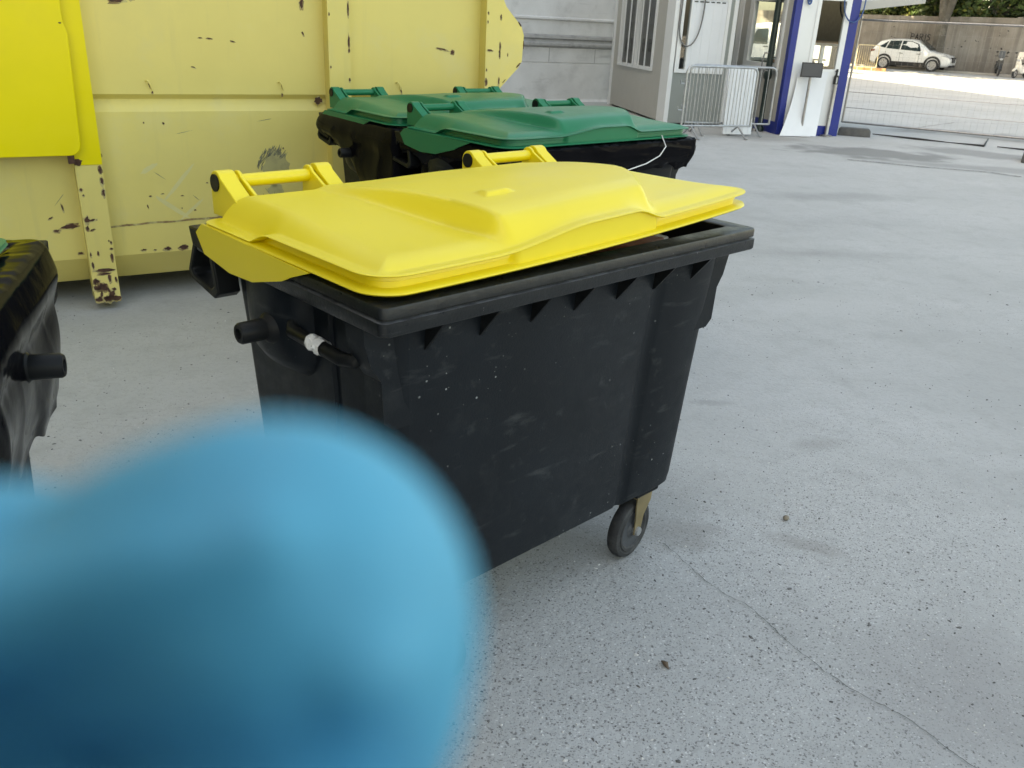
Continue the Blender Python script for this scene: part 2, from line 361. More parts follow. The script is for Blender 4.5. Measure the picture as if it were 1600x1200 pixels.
crack('ground_crack', [(.526, 2.389), (.643, 2.172), (.754, 2.057), (.825, 1.908), (.883, 1.81), (.954, 1.721), (1.029, 1.66), (1.08, 1.59), (1.134, 1.506), (1.25, 1.36)], .0028, seed=5)
crack('ground_crack', [(4.6, 12.4), (5.5, 12.0), (6.3, 11.8), (6.6, 11.5)], .05, z=.008, seed=6)
crack('ground_crack', [(7.5, 17.4), (9.4, 19.5), (13, 20.3)], .03, z=.008, seed=8)
# loose grit: nobody could count it
gm = MB(); rnd = random.Random(3)
for i in range(4200):
    y = 1.25 + 5.2 * rnd.random() ** 1.8; x = rnd.uniform(-.5 - .55 * y, .2 + .75 * y)
    if mn.noise((x * 1.1, y * 1.1, 0)) < -.30 + .3 * rnd.random(): continue
    s = rnd.uniform(.0011, .0034) * (1.6 if rnd.random() < .06 else 1); a = rnd.uniform(0, pi); el = rnd.uniform(1, 2.2)
    gm.cur = 1 if rnd.random() < .3 else 0
    P = []
    for zz, k in ((0, 1), (s * .7, .6)):
        for j in range(5):
            t = 2 * pi * j / 5 + a; r = s * k * rnd.uniform(.7, 1.2)
            px, py = cos(t) * r * el, sin(t) * r
            P.append((x + px * cos(a) - py * sin(a), y + px * sin(a) + py * cos(a), zz))
    gm.add(P, [(5, 6, 7, 8, 9)] + [(j, (j + 1) % 5, 5 + (j + 1) % 5, 5 + j) for j in range(5)])
o = gm.build('grit', [m_grit, m_gritw], smooth=0); o['kind'] = 'stuff'
def blob(name, loc, sc, m, label, cat, seed):
    mb = MB(); rings = []
    for k in range(7):
        ph = -pi / 2 + pi * k / 6
        rings.append([(loc[0] + sc[0] * cos(ph) * cos(t) * (1 + .25 * mn.noise((cos(t) * 2, sin(t) * 2, seed + k))), loc[1] + sc[1] * cos(ph) * sin(t), loc[2] + sc[2] * sin(ph)) for t in [2 * pi * j / 10 for j in range(10)]])
    mb.loft(rings); return tag(mb.build(name, m, smooth=60), label, cat)
blob('pebble', (.99, 2.58, .009), (.011, .010, .010), m_pebble, 'small brown pebble lying alone on the grey concrete beyond the wheel', 'pebble', 4)
mb = MB(); mb.tube([(.440, 1.815, .006), (.449, 1.80, .010), (.455, 1.785, .005)], [.002, .0075, .0015], 8)
tag(mb.build('dry_leaf', m_twig, smooth=50), 'tiny curled brown leaf lying on the speckled concrete in front of the bin', 'leaf')

# ------------------------------------------------------------------ wheelie bins
# local frame: x along the long side, -y front, z up
def smz(x): return x * x * (3 - 2 * x)
def lid_mesh(warp):
    CX, CY, HX, HY = -.0135, -.023, .6135, .358
    NS = (170, 60); NC = 10
    def dist(x, y):
        return min(x - (CX - HX), CX + HX - x, y - (CY - HY), CY + HY - y)
    def edge(x, y):
        fr = 1 - sst(-.30, -.05, y)
        z = 1.131 + .030 * sst(-.34, -.04, x) * (1 - sst(.10, .215, x)) * fr
        return z - .042 * sst(.01, .15, y)
    def top(x, y, d):
        P = 1.166 - .018 * sst(.12, -.30, y)
        xl = -.321 - .136 * y; xr = .345 - .15 * sst(-.10, -.38, y)
        hx_ = sst(xl - .022, xl + .022, x) * (1 - sst(xr - .012, xr + .026, x))
        yf = y - (CY - HY)
        hy_ = 1 - (1 - min(1, max(0, yf / .15))) ** 2.2
        P += hx_ * hy_ * (.050 * sst(.42, -.22, y) + .006 * sst(-.25, .05, x))
        # small raised wedge on the hump
        P += .009 * sst(-.20, -.19, x) * (1 - sst(-.13, -.10, x)) * sst(-.19, -.182, y) * (1 - sst(-.165, -.13, y))
        e = edge(x, y); fl = .020
        sh = .065
        s = 1 - (1 - min(1, max(0, (d - fl) / sh))) ** 2.1 if d > fl else 0
        return e + (P - e) * s
    def wp(x, y): return warp * ((x + .62) / 1.2) ** 2 * max(0, min(1, (.33 - y) / .7))
    def ring(d, zf):
        r = [(x, y) for x, y, _ in rrect(CX, CY, HX - d, HY - d, max(.07 - d, .012), 0, NS, NC, max(.035 - d, .012))]
        return [(x, y, zf(x, y) + wp(x, y)) for x, y in r]
    mb = MB(); rings = []
    # underside, lower lip, sunk skirt (proud below the hump), overhanging upper lip
    def ringv(d0, d1, zf):
        A, B_ = ring(d0, zf), ring(d1, zf); Q = []
        for p, q in zip(A, B_):
            k = sst(-.285, -.265, p[0]) * (1 - sst(.195, .205, p[0])) if p[1] < -.2 else 0
            x, y = lerp(p[0], q[0], k), lerp(p[1], q[1], k); Q.append((x, y, zf(x, y) + wp(x, y)))
        return Q
    rings.append(ring(.06, lambda x, y: 1.0945))
    rings.append(ring(.040, lambda x, y: 1.092))
    rings.append(ring(-.008, lambda x, y: 1.090))
    rings.append(ring(-.012, lambda x, y: 1.0935))
    rings.append(ring(-.009, lambda x, y: 1.0975))
    rings.append(ringv(.018, .004, lambda x, y: 1.0995))
    rings.append(ringv(.019, .004, lambda x, y: lerp(1.0995, max(1.1003, edge(x, y) - .005), .45)))
    rings.append(ringv(.015, .004, lambda x, y: lerp(1.0995, max(1.1003, edge(x, y) - .005), .52)))
    rings.append(ringv(.018, .004, lambda x, y: max(1.1003, edge(x, y) - .005)))
    rings.append(ring(-.006, lambda x, y: max(1.1006, edge(x, y) - .0045)))
    rings.append(ring(-.010, lambda x, y: max(1.1012, edge(x, y) - .002)))
    rings.append(ring(-.006, lambda x, y: max(1.1018, edge(x, y))))
    for d in (.002, .012, .019, .022, .028, .035, .043, .052, .062, .072, .08):
        rings.append(ring(d, lambda x, y: max(1.102, top(x, y, dist(x, y)))))
    base = [(x, y) for x, y, _ in rrect(CX, CY, HX - .08, HY - .08, .02, 0, NS, NC)]
    for k in range(1, 60):
        t = 1 - k / 60
        rings.append([(CX + (x - CX) * t, CY + (y - CY) * t, top(CX + (x - CX) * t, CY + (y - CY) * t, dist(CX + (x - CX) * t, CY + (y - CY) * t)) + wp(CX + (x - CX) * t, CY + (y - CY) * t)) for x, y in base])
    mb.loft(rings, (True, True))
    # hanging side ears
    ear = [(.330, 1.096), (.364, 1.070), (.328, 1.024), (.20, 1.006), (.09, 1.011), (-.045, 1.046), (-.075, 1.060), (-.16, 1.0905)]
    for x0, x1 in ((-.641, -.634),):
        mb.prism(ear, lambda p, q, t: (t, p, q + wp(t, p)), x0, x1)
    return mb
def arm_profile(big):
    hy, hz, r = .375, 1.180, .029 if big else .026
    P = [(.402, 1.10), (hy + r, hz)]
    P += [(hy + r * cos(a), hz + r * sin(a)) for a in [radians(k) for k in range(15, 151, 15)]]
    P += [(.27 if big else .262, 1.148), (.255, 1.12), (.27, 1.10)]
    return P
def bracket(x0):
    mb = MB(); S = .315
    for a, b, big in ((0, .044, True), (.054, .063, False), (S - .065, S - .056, False), (S - .046, S - .002, True)):
        mb.prism(arm_profile(big), lambda p, q, t: (t, p, q), x0 + a, x0 + b)
    mb.prism([(.31, 1.12), (.40, 1.12), (.40, 1.15), (.31, 1.14)], lambda p, q, t: (t, p, q), x0 + .04, x0 + .06)
    mb.prism([(.31, 1.12), (.40, 1.12), (.40, 1.15), (.31, 1.14)], lambda p, q, t: (t, p, q), x0 + S - .06, x0 + S - .04)
    mb.tube([(x0 + .05, .375, 1.180), (x0 + S - .05, .375, 1.180)], .0165, 14)
    return mb
def outline_body(hx, hy, z, r=.045):
    """body loop with a sunk upright groove on the front and on each end"""
    P = []
    def arc(cx, cy, a0):
        for i in range(7):
            a = a0 + pi / 2 * i / 6; P.append((cx + r * cos(a), cy + r * sin(a)))
    g = .009
    # front, left to right (y=-hy)
    P += [(-hx + r, -hy)]
    for x, d in ((.258, 0), (.268, .004), (.280, .007), (.300, .007), (.313, .001), (.322, -.003), (.49, -.003)): P.append((x * hx / .56, -hy + d))
    arc(hx - r, -hy + r, -pi / 2)
    for y, d in ((-.13, 0), (-.126, g), (-.102, g), (-.098, 0)): P.append((hx - d, y * hy / .31))
    arc(hx - r, hy - r, 0)
    arc(-hx + r, hy - r, pi / 2)
    for y, d in ((-.098, 0), (-.102, g), (-.126, g), (-.13, 0)): P.append((-hx + d, y * hy / .31))
    arc(-hx + r, -hy + r, pi)
    return [(x, y, z) for x, y in P]

def make_bin(lidmat, warp, label, group):
    t = thing('wheelie_bin', (0, 0, 0), 0, label, 'bin', group)
    mb = MB()
    zs = [(1.02, .572, .338), (.98, .5705, .336), (.80, .560, .324), (.60, .551, .313), (.40, .543, .303), (.30, .539, .298), (.268, .535, .294), (.255, .522, .281), (.252, .48, .25)]
    mb.loft([outline_body(hx, hy, z) for z, hx, hy in zs], (False, True))
    mb.cur = 1   # hollow inside
    inner = [rrect(0, 0, hx, hy, .05, z, (4, 3), 4) for z, hx, hy in ((1.06, .563, .329), (.85, .55, .315), (.5, .535, .30), (.3, .52, .285))]
    mb.loft(inner, (False, True))
    mb.cur = 0
    # end bosses that carry the trunnions, corner columns
    for s in (-1, 1):
        rings = []
        for z, k in ((1.016, 1), (.93, 1), (.88, .96), (.84, .86), (.81, .62), (.79, .25)):
            rings.append([(s * (.545 + .085 * k * (sin(a) ** .7 if sin(a) > 0 else 0)), .085 + .135 * (.5 + .5 * k) * cos(a), z) for a in [pi * j / 12 for j in range(13)]])
        mb.loft(rings, (True, True))
        mb.prism([(.50, 1.017), (.624, 1.017), (.624, .985), (.608, .93), (.585, .895), (.580, .80), (.556, .78), (.50, .78)], lambda p, q, y: (s * p, y, q), -.325, -.262)
    body = mb.build('body', [m_black, m_inside], t, smooth=30)
    # rim
    mb = MB(); rr = []
    for inset, z in ((.062, 1.058), (.062, 1.074), (.058, 1.077), (.006, 1.077), (.0015, 1.0755), (0, 1.072), (0, 1.054), (.008, 1.052), (.008, 1.0475), (-.003, 1.0465), (-.003, 1.022), (.0, 1.018), (.07, 1.016)):
        rr.append(rrect(0, 0, .63 - inset, .398 - inset, max(.018 - inset * .3, .012), z, (12, 8), 6))
    mb.loft(rr[:9], (False, False)); mb.cur = 1; mb.loft(rr[8:10], (False, False)); mb.cur = 0; mb.loft(rr[9:], (False, False))
    rim = mb.build('rim', [m_rim, m_ledge], t, smooth=40)
    # gussets below the front rim
    for x in (-.48, -.33, -.176, -.032, .124, .275, .433):
        mb = MB(); mb.prism([(-.30, 1.017), (-.394, 1.017), (-.335, .945), (-.31, .94)], lambda p, q, tt: (tt, p, q), x - .004, x + .004)
        mb.build('gusset', m_blackc, body, smooth=0)
    # trunnions
    for s in (-1, 1):
        mb = MB()
        mb.lathe([(.046, .60), (.034, .632), (.0255, .64), (.0245, .695), (.021, .70), (.013, .70), (.012, .688)], lambda a, b, h: (s * h, .055 + a, .911 + b), 20)
        mb.build('trunnion', m_blackc, t, smooth=40)
    # end grab rails: a bar in front of the boss
    for s in (-1, 1):
        mb = MB()
        mb.tube([(s * .56, -.005, .955), (s * .60, -.012, .935), (s * .614, -.03, .925), (s * .614, -.225, .921), (s * .606, -.262, .925), (s * .575, -.268, .95), (s * .56, -.27, .97)], .0155, 10)
        mb.build('grab_rail', m_blackc, t, smooth=50)
        mb = MB()
        P = [(.398, 1.06), (.455, .955), (.44, .935), (.315, .912), (.29, .93), (.31, 1.03)]
        rings = []
        ctr = (.375, .985)
        for k, (tt, sc) in enumerate(((.575, 1), (.632, 1), (.632, .72), (.575, .72))):
            rings.append([(s * tt, ctr[0] + (p - ctr[0]) * sc, ctr[1] + (q - ctr[1]) * sc) for p, q in P])
        rings.append(rings[0]); mb.loft(rings, (False, False))
        mb.prism([(.30, 1.075), (.42, 1.075), (.405, 1.03), (.33, 1.02)], lambda p, q, x: (s * x, p, q), .56, .636)
        mb.build('rear_handle', m_blackc, t, smooth=30, bevel=.004)
    # rear lugs holding the hinges
    for x0 in (-.575, .228):
        for dx in (.0455, .2605):
            mb = MB(); mb.prism([(.34, 1.06), (.40, 1.06), (.398, 1.18), (.375, 1.195), (.352, 1.18)], lambda p, q, tt: (tt, p, q), x0 + dx, x0 + dx + .007)
            mb.build('hinge_lug', m_blackc, t, smooth=30)
    # casters
    for cx, cy, ang in ((.447, -.228, radians(-83)), (-.415, -.243, radians(20)), (.415, .243, radians(80)), (-.415, .243, radians(-30))):
        mb = MB(); mb.box(cx - .055, cx + .055, cy - .045, cy + .045, .231, .256); mb.box(cx - .04, cx + .11, cy - .035, cy + .04, .238, .256)
        plate = mb.build('caster', m_blackc, t, smooth=0, bevel=.006)
        ca, sa = cos(ang), sin(ang)
        # wheel axis a (unit), forward f; wheel centre trails the pivot
        def W(a, f, z): return (cx + a * ca - f * sa, cy + a * sa + f * ca, z)
        F0 = -.024
        mb = MB()
        mb.lathe([(.060, -.014), (.066, -.021), (.074, -.022), (.077, -.018), (.080, -.018), (.084, -.021), (.095, -.018), (.10, -.008), (.10, .008), (.095, .018), (.084, .021), (.080, .018), (.077, .018), (.074, .022), (.066, .021), (.060, .014)], lambda a, b, h: W(h, F0 + a, .10 + b), 36)
        mb.build('tyre', m_tyre, plate, smooth=40)
        mb = MB()
        mb.lathe([(.061, -.015), (.057, -.008), (.036, -.006), (.030, -.016), (.017, -.024), (.017, .024), (.030, .016), (.036, .006), (.057, .008), (.061, .015)], lambda a, b, h: W(h, F0 + a, .10 + b), 30)
        mb.build('hub', m_hub, plate, smooth=40)
        mb = MB()
        for s in (-1, 1):
            mb.prism([(-.042, .222), (.044, .222), (.040, .19), (F0 + .030, .15), (F0 + .018, .092), (F0, .082), (F0 - .018, .092), (F0 - .016, .14), (-.044, .20)], lambda p, q, a: W(a, p, q), s * .029, s * .033)
        mb.prism([(-.044, .222), (.046, .222), (.046, .2265), (-.044, .2265)], lambda p, q, a: W(a, p, q), -.034, .034)
        mb.lathe([(.036, .2265), (.036, .236)], lambda a, b, h: (cx + a, cy + b, h), 20)
        mb.build('fork', m_brass, plate, smooth=30)
        mb = MB(); mb.lathe([(.014, -.041), (.016, -.034), (.016, .034), (.014, .041)], lambda a, b, h: W(h, F0 + a, .10 + b), 10)
        mb.build('axle_bolt', m_galv, plate, smooth=30)
    # lid
    lid = lid_mesh(warp).build('lid', lidmat, t, smooth=62)
    for x0 in (-.575, .228):
        bracket(x0).build('hinge_bracket', lidmat, lid, smooth=35, bevel=.0022)
        mb = MB()
        mb.lathe([(.021, -.0035), (.021, .001)], lambda a, b, h: (x0 - .0005 + h, .376 + a, 1.180 + b), 20)
        mb.build('hinge_cap', m_blackc, lid, smooth=40)
    return t
YAW = .7999
def place(t, bx, by, yaw): t.location = (bx, by, 0); t.rotation_euler = (0, 0, pi / 2 - yaw)
GB = 'four wheeled waste bins with hinged lids'
ybin = make_bin(m_ylid, .05, 'black wheelie bin with yellow lid propped slightly open at its right corner', GB)
place(ybin, -.0685, 2.1962, YAW)
gbin = make_bin(m_glid, 0., 'black bin with green lid directly behind the yellow lidded bin', GB)
place(gbin, .135, 4.27, .831)
g2 = copy_tree(gbin); place(g2, -.368, 4.863, .899)
g2['label'] = 'black bin with green lid farthest back, close against the yellow container'
g3 = copy_tree(gbin); place(g3, -1.527, 1.254, 1.25)
[setattr(c_, 'location', (-.03, 0, 0)) for c_ in g3.children if c_.name.startswith('lid')]
g3['label'] = 'bin at the left picture edge with black film bulging over its end'

def bworld(bx, by, yaw, x, y, z):
    X = Vector((sin(yaw), cos(yaw), 0)); Y = Vector((-cos(yaw), sin(yaw), 0))
    return Vector((bx, by, 0)) + X * x + Y * y + Vector((0, 0, z))

# bin liners: film folded over the rim
def liner(bx, by, yaw, depth, bulge, label, seed, amp=.012, big=.006):
    base = rrect(0, 0, .63, .398, .03, 0, (130, 110), 8); n = len(base)
    mb = MB(); rings = []
    prof = [0, .015, .03, .05, .075, .1, .13, .16, .2, .24, .28, .32, .36, .4, .45, .5, .55, .6, .65, .7, .76, .82, .88, .94, 1]
    for k, t in enumerate([-3, -2, -1] + prof):
        ring = []
        for i, (x, y, _) in enumerate(base):
            nx, ny = x / .63, y / .398
            l = sqrt(nx * nx + ny * ny); side = Vector((nx ** 5, ny ** 5, 0)); side = side.normalized() if side.length > 0 else side
            d = depth(x, y)
            if t < 0:
                off = {-3: -.085, -2: -.05, -1: -.004}[t]; z = {-3: 1.070, -2: 1.083, -1: 1.084}[t]
                z += .004 * mn.noise((x * 30, y * 30, seed)); o2 = off
            else:
                z = 1.076 - d * t
                if abs(x) > .58: pp = (y * 3.6 + z * 1.4 + seed, z * .9, seed)
                else: pp = (x * 1.8 + seed, z * 13 + x, 3.)
                r1 = abs(mn.noise(pp)); r2 = abs(mn.noise((pp[0] * 2.3 + 5, pp[1] * 2.3 + 7, pp[2])))
                wr = max(0, 1 - r1 / .24) ** 1.5 + .7 * mn.noise((x * 34, y * 34, z * 34)) * (1 - sst(.05, .16, t)); wr3 = max(0, 1 - r2 / .2)
                wr2 = mn.noise((x * 5 + seed, y * 5, z * 6 + 3))
                top_ = (.25 + .75 * sst(.10, .3, t)) if abs(x) > .58 else 1 - .5 * sst(.10, .35, t)
                o2 = .006 + amp * .5 * (wr + .16 * wr3) * min(1, .3 + t * 3) * top_ + big * wr2 * t + bulge(x, y, z) * sin(pi * min(1, t * 1.05)) ** .7
                # below the rim the film falls back towards the body
                if z < 1.02: o2 -= .034 * sst(1.02, .93, z)
                if t > .85: z += .03 * mn.noise((x * 12, y * 12, seed + 9))
            ring.append((x + side.x * o2, y + side.y * o2, z))
        rings.append(ring)
    mb.loft(rings, (False, False))
    o = tag(mb.build('bin_liner', m_liner, smooth=50), label, 'bin liner', 'black film liners folded over bin rims')
    o.location = (bx, by, 0); o.rotation_euler = (0, 0, pi / 2 - yaw)
    return o
def dep1(x, y):
    d = .125 + .02 * mn.noise((x * 4, y * 4, 1))
    if x > .5: d += .01
    if x < -.5: d = .22 + .12 * sst(.0, -.3, y) - .16 * sst(.1, .38, y)
    if y > .3: d = .1
    return d
def dep2(x, y):
    d = .14 + .03 * mn.noise((x * 4, y * 4, 5))
    if x < -.5: d = .14 + .30 * sst(.36, -.30, y) + .03 * mn.noise((y * 14, 2, 3))
    return d
def dep3(x, y):
    d = .15
    if x > .45: d = .37 + .05 * mn.noise((y * 6, 1, 3)) - .16 * sst(-.15, -.4, y)
    return d
liner(.135, 4.27, .831, dep1, lambda x, y, z: 0, 'black film liner crinkled over the rim of the nearer green lidded bin', 3.1, .009, .004)
liner(-.368, 4.863, .899, dep2, lambda x, y, z: (.035 if x < -.5 else 0), 'torn black film liner hanging down the left end of the farthest green bin', 8.2, .014, .012)
liner(-1.527, 1.254, 1.25, dep3, lambda x, y, z: (.032 if x > .5 else 0), 'shiny black film liner ballooning from the bin at the left edge', 5.7, .014, .016)

# loose string over the nearer green bin
P = [bworld(.135, 4.27, .831, x, y, z) for x, y, z in ((.36, -.385, 1.105), (.345, -.43, 1.06), (.30, -.435, 1.02), (.20, -.44, .99), (.10, -.42, .965), (.02, -.41, .94))]
mb = MB(); mb.tube(P, .0028, 6); tag(mb.build('string', m_paper, smooth=50), 'thin pale string trailing down over the black liner front', 'string')

# waste visible under the propped lid
def waste(name, m, label, cat, x, y, z, sx, sy, sz, rz, tilt):
    mb = MB(); mb.box(-sx / 2, sx / 2, -sy / 2, sy / 2, -sz / 2, sz / 2)
    o = tag(mb.build(name, m, smooth=0, bevel=.004), label, cat)
    o.location = bworld(-.0685, 2.1962, YAW, x, y, z); o.rotation_euler = (tilt, tilt * .6, pi / 2 - YAW + rz); return o
waste('printed_carton', m_card, 'red and white printed carton sticking up under the propped yellow lid', 'carton', .26, -.22, .985, .24, .16, .17, .3, .1)
waste('cardboard_box', m_brown, 'brown cardboard box lying inside the yellow lidded bin', 'box', -.08, -.10, .93, .3, .26, .2, -.2, -.08)
waste('cardboard_box', m_brown, 'flat brown carton deeper inside the open right corner of the bin', 'box', .44, .02, .80, .2, .3, .2, .5, .12)

# scrap of white tape round the grab rail
mb = MB(); rings = []
for k in range(9):
    s = k / 8; rings.append([( -.614 + (.017 + .007 * mn.noise((cos(a) * 3, sin(a) * 3, s * 7))) * cos(a) , -.135 + .055 * (s - .5), .9235 + (.018 + .008 * mn.noise((cos(a) * 3 + 5, sin(a) * 3, s * 7))) * sin(a)) for a in [2 * pi * j / 16 for j in range(16)]])
mb.loft(rings, (False, False)); o = tag(mb.build('paper_scrap', m_paper, smooth=25), 'crumpled white paper scrap wrapped round the grab rail of the yellow lidded bin', 'paper scrap')
o.location = ybin.location; o.rotation_euler = ybin.rotation_euler

# ------------------------------------------------------------------ yellow roll-off container
CZ = pi / 2 - 1.026
ct = thing('waste_container', (-2.4, 4.51, 0), CZ, 'big pale yellow steel roll off container with chipped rusty paint', 'container')
mb = MB(); X0, X1 = -3.2, 2.50
prof = [(0, 2.45), (0, 1.130), (.030, 1.104), (.030, 1.096), (0, 1.040), (0, .268), (.10, .122), (2.3, .122), (2.3, 2.45)]
mb.prism(prof, lambda p, q, t: (t, p, q), X0, X1)
mb.box(X0 - .03, X1 + .03, -.04, .05, 2.40, 2.52)          # top rail
F = lambda p, q: (p, -.0015, q)
mb.cur = 1
for i, (p, q, w_, h_, a) in enumerate([(.345, 1.585, .10, .028, 8), (.42, 1.60, .05, .02, 25), (1.30, 1.615, .03, .06, 0), (.735, 1.42, .025, .006, 0), (.78, 1.418, .045, .007, -6), (.905, 1.407, .035, .009, -12), (.685, 1.27, .036, .008, -18),
        (1.375, 1.097, .055, .05, 0), (.453, 1.176, .012, .035, 15), (.462, 1.14, .012, .014, 0), (1.165, 1.176, .012, .035, 15), (1.162, 1.13, .01, .02, 0), (.40, .985, .008, .008, 0), (.50, .98, .012, .014, 0), (.165, .82, .02, .024, 0),
        (.455, .60, .022, .006, 0), (.39, .59, .02, .01, 0), (.56, .585, .02, .006, 0), (.70, .65, .015, .007, 0), (.37, .535, .008, .025, 15), (.55, .515, .008, .008, 0), (.62, .50, .015, .008, 0),
        (-.055, .552, .012, .05, 12), (-.03, .452, .105, .030, 8), (-.10, .43, .04, .02, 0), (.0, .30, .035, .018, 0), (.32, .29, .035, .014, 0), (.45, .287, .055, .026, 0), (.535, .289, .06, .03, 5), (.62, .290, .035, .026, 0), (.38, .285, .02, .01, 0),
        (-.12, .50, .03, .01, 30), (1.30, 1.46, .012, .03, 25), (2.18, 1.40, .10, .014, -10), (2.25, 1.385, .03, .03, -30), (2.30, 1.155, .085, .022, -15), (2.34, 1.14, .03, .03, 0), (1.90, 1.16, .012, .05, 15), (.93, .62, .015, .006, 0), (1.15, .83, .01, .01, 0)]):
    chip(mb, F, p, q, w_, h_, a, 15, .55, i)
    mb.cur = 4; chip(mb, lambda p, q: (p, -.0009, q), p, q - .003, w_ * 1.25, h_ * 1.35, a, 17, .45, i + 500); mb.cur = 1
mb.cur = 2   # scuffs
mb.cur = 5; chip(mb, lambda p, q: (p, -.0007, q), 1.10, .715, .17, .23, -15, 30, .25, 640); chip(mb, lambda p, q: (p, -.0007, q), 1.09, .58, .10, .12, 20, 20, .35, 641); mb.cur = 2
rnd = random.Random(77)
for i in range(80):      # tyre scuff: short hatched strokes along a crescent
    t_ = rnd.random(); a_ = radians(170 - 130 * t_); rr_ = rnd.uniform(.72, 1.0)
    chip(mb, lambda p, q: (p, -.0010 - .00002 * i, q), 1.09 + .10 * rr_ * cos(a_), .70 + .135 * rr_ * sin(a_), rnd.uniform(.02, .07), rnd.uniform(.003, .008), rnd.uniform(48, 72), 9, .5, 700 + i)
for i in range(14):
    chip(mb, lambda p, q: (p, -.0010 - .00002 * i, q), 1.13 - .012 * i + rnd.uniform(-.01, .01), .60 - .02 * abs(i - 7) + rnd.uniform(-.02, .02), rnd.uniform(.03, .07), rnd.uniform(.003, .008), rnd.uniform(55, 80) if i < 7 else rnd.uniform(-70, -50), 9, .5, 760 + i)
for i, (p, q, w_, a) in enumerate([(.45, .70, .10, -38), (.60, .93, .12, 12), (1.05, .99, .12, 10), (.63, .57, .05, -45), (-.06, .60, .10, 50)]):
    chip(mb, lambda p, q: (p, -.001, q), p, q, w_, .004, a, 12, .5, 120 + i)
mb.cur = 3   # paint smears
for i, (p, q, w_, h_, a) in enumerate([(.55, .66, .30, .025, 48), (.50, .52, .26, .028, -38), (.60, .50, .22, .02, 40), (.40, .74, .12, .03, 30)]):
    chip(mb, lambda p, q: (p, -.0008 - .0001 * i, q), p, q, w_, h_, a, 24, .25, 60 + i)
mb.cur = 4   # corroded weld seam
P = []
n = 90
for i in range(n + 1):
    x = .165 + 1.25 * i / n; P.append((x, -.002, .436 + .035 * i / n * .8 + .006 * mn.noise((x * 9, 0, 0)) + .004 + .0035 * mn.noise((x * 50, 3, 0))))
for i in range(n, -1, -1):
    x = .165 + 1.25 * i / n; P.append((x, -.002, .430 + .035 * i / n * .8 + .006 * mn.noise((x * 9, 0, 0)) - .0035 * abs(mn.noise((x * 40, 9, 0)))))
mb.add(P, [(i, i + 1, 2 * n - i, 2 * n + 1 - i) for i in range(n)])
shell = mb.build('shell', [m_yel, m_rust, m_scuff, m_smear, m_weld, m_scufl], ct, smooth=0)
# lashing hooks
for x, z in ((.447, 1.165), (1.155, 1.165), (1.88, 1.17)):
    mb = MB(); mb.tube([(x - .012, .0, z + .03), (x - .006, -.016, z + .034), (x + .004, -.020, z + .02), (x + .012, -.012, z - .01)], .0045, 6)
    mb.build('lashing_hook', m_yel, shell, smooth=50)
def post(x0, x1, top_m, foot, seed):
    mb = MB()
    mb.prism([(0, .785 if top_m else 2.44), (-.095, .785 if top_m else 2.44), (-.095, .205), (-.118, .052), (.03, .052), (.06, .15), (.0, .27)] if foot else [(0, 2.44), (-.085, 2.44), (-.085, .2), (0, .2)], lambda p, q, t: (t, p, q), x0, x1)
    if foot: mb.cur = 0
    if top_m:
        mb.cur = 2; mb.box(x0 - .002, x1 + .002, -.099, 0, .786, 2.44)
    mb.cur = 1; rnd = random.Random(seed)
    Ff = lambda p, q: (p, -.0965 if q > .2 else -.0965 - (.205 - q) * .15, q)
    if not foot: Ff = lambda p, q: (p, -.0865, q)
    L = [(x1 - .012, z, .02, .05, 0) for z in (.76, .70, .64)] + [(x0 + .012, .66, .02, .02, 0), (x0 + .02, .63, .012, .014, 0), (x0 + .02, .50, .03, .05, 0), (x0 + .045, .497, .05, .015, 10), (x0 + .015, .455, .02, .03, 0), (x0 + .04, .445, .03, .012, 20), (x1 - .01, .37, .012, .02, 0), (x1 - .02, .38, .01, .01, 0),
         (x1 - .012, .335, .02, .015, 0), (x0 + .012, .31, .012, .03, 0), (x0 + .05, .315, .012, .03, 0), (x1 - .015, .29, .018, .05, 0), (x0 + .015, .25, .014, .05, 0)]
    if not foot: L = [(x1 - .008, z, .014, rnd.uniform(.02, .09), 0) for z in (1.60, 1.43, 1.38, 1.22)] + [(x0 + .01, z, .01, .02, 0) for z in (1.57, 1.29)]
    if foot:
        L += [(lerp(x0, x1, .5), .218, (x1 - x0) * .95, .026, 0), (lerp(x0, x1, .5), .20, (x1 - x0) * .6, .014, 2)]
        for i in range(16): L.append((rnd.uniform(x0 + .01, x1 - .01), rnd.uniform(.06, .18), rnd.uniform(.012, .035), rnd.uniform(.02, .06), rnd.uniform(-15, 15)))
        L += [(lerp(x0, x1, k), .062, .05, .035, 0) for k in (.15, .45, .7, .9)]
    if seed == 3: L += [(x0 + .03, 1.405, .05, .014, 0), (x1 - .01, 1.40, .014, .02, 0), (x0 + .01, 1.22, .02, .05, 0), (x0 + .03, 1.17, .02, .008, 0), (x1 - .03, 1.17, .03, .008, 0), (x0 + .012, 1.62, .012, .02, 0)]
    for i, (p, q, w_, h_, a) in enumerate(L): pc = min(max(p, x0 + w_ / 2 - .004), x1 - w_ / 2 + .004); mb.cur = 1; chip(mb, Ff, pc, q, w_, h_, a, 12, .5, seed * 50 + i); mb.cur = 3; chip(mb, lambda p, q: (Ff(p, q)[0], Ff(p, q)[1] + .0006, q), pc, q - .003, min(w_ * 1.3, x1 - x0 - .01), h_ * 1.3, a, 14, .4, seed * 50 + i + 900)
    return mb.build('post', [m_yel, m_rust, m_byel, m_weld], ct, smooth=0)
post(.028, .158, True, True, 1); post(1.42, 1.55, False, False, 2); post(2.44, 2.55, False, False, 3)
post(-1.37, -1.24, False, True, 4)
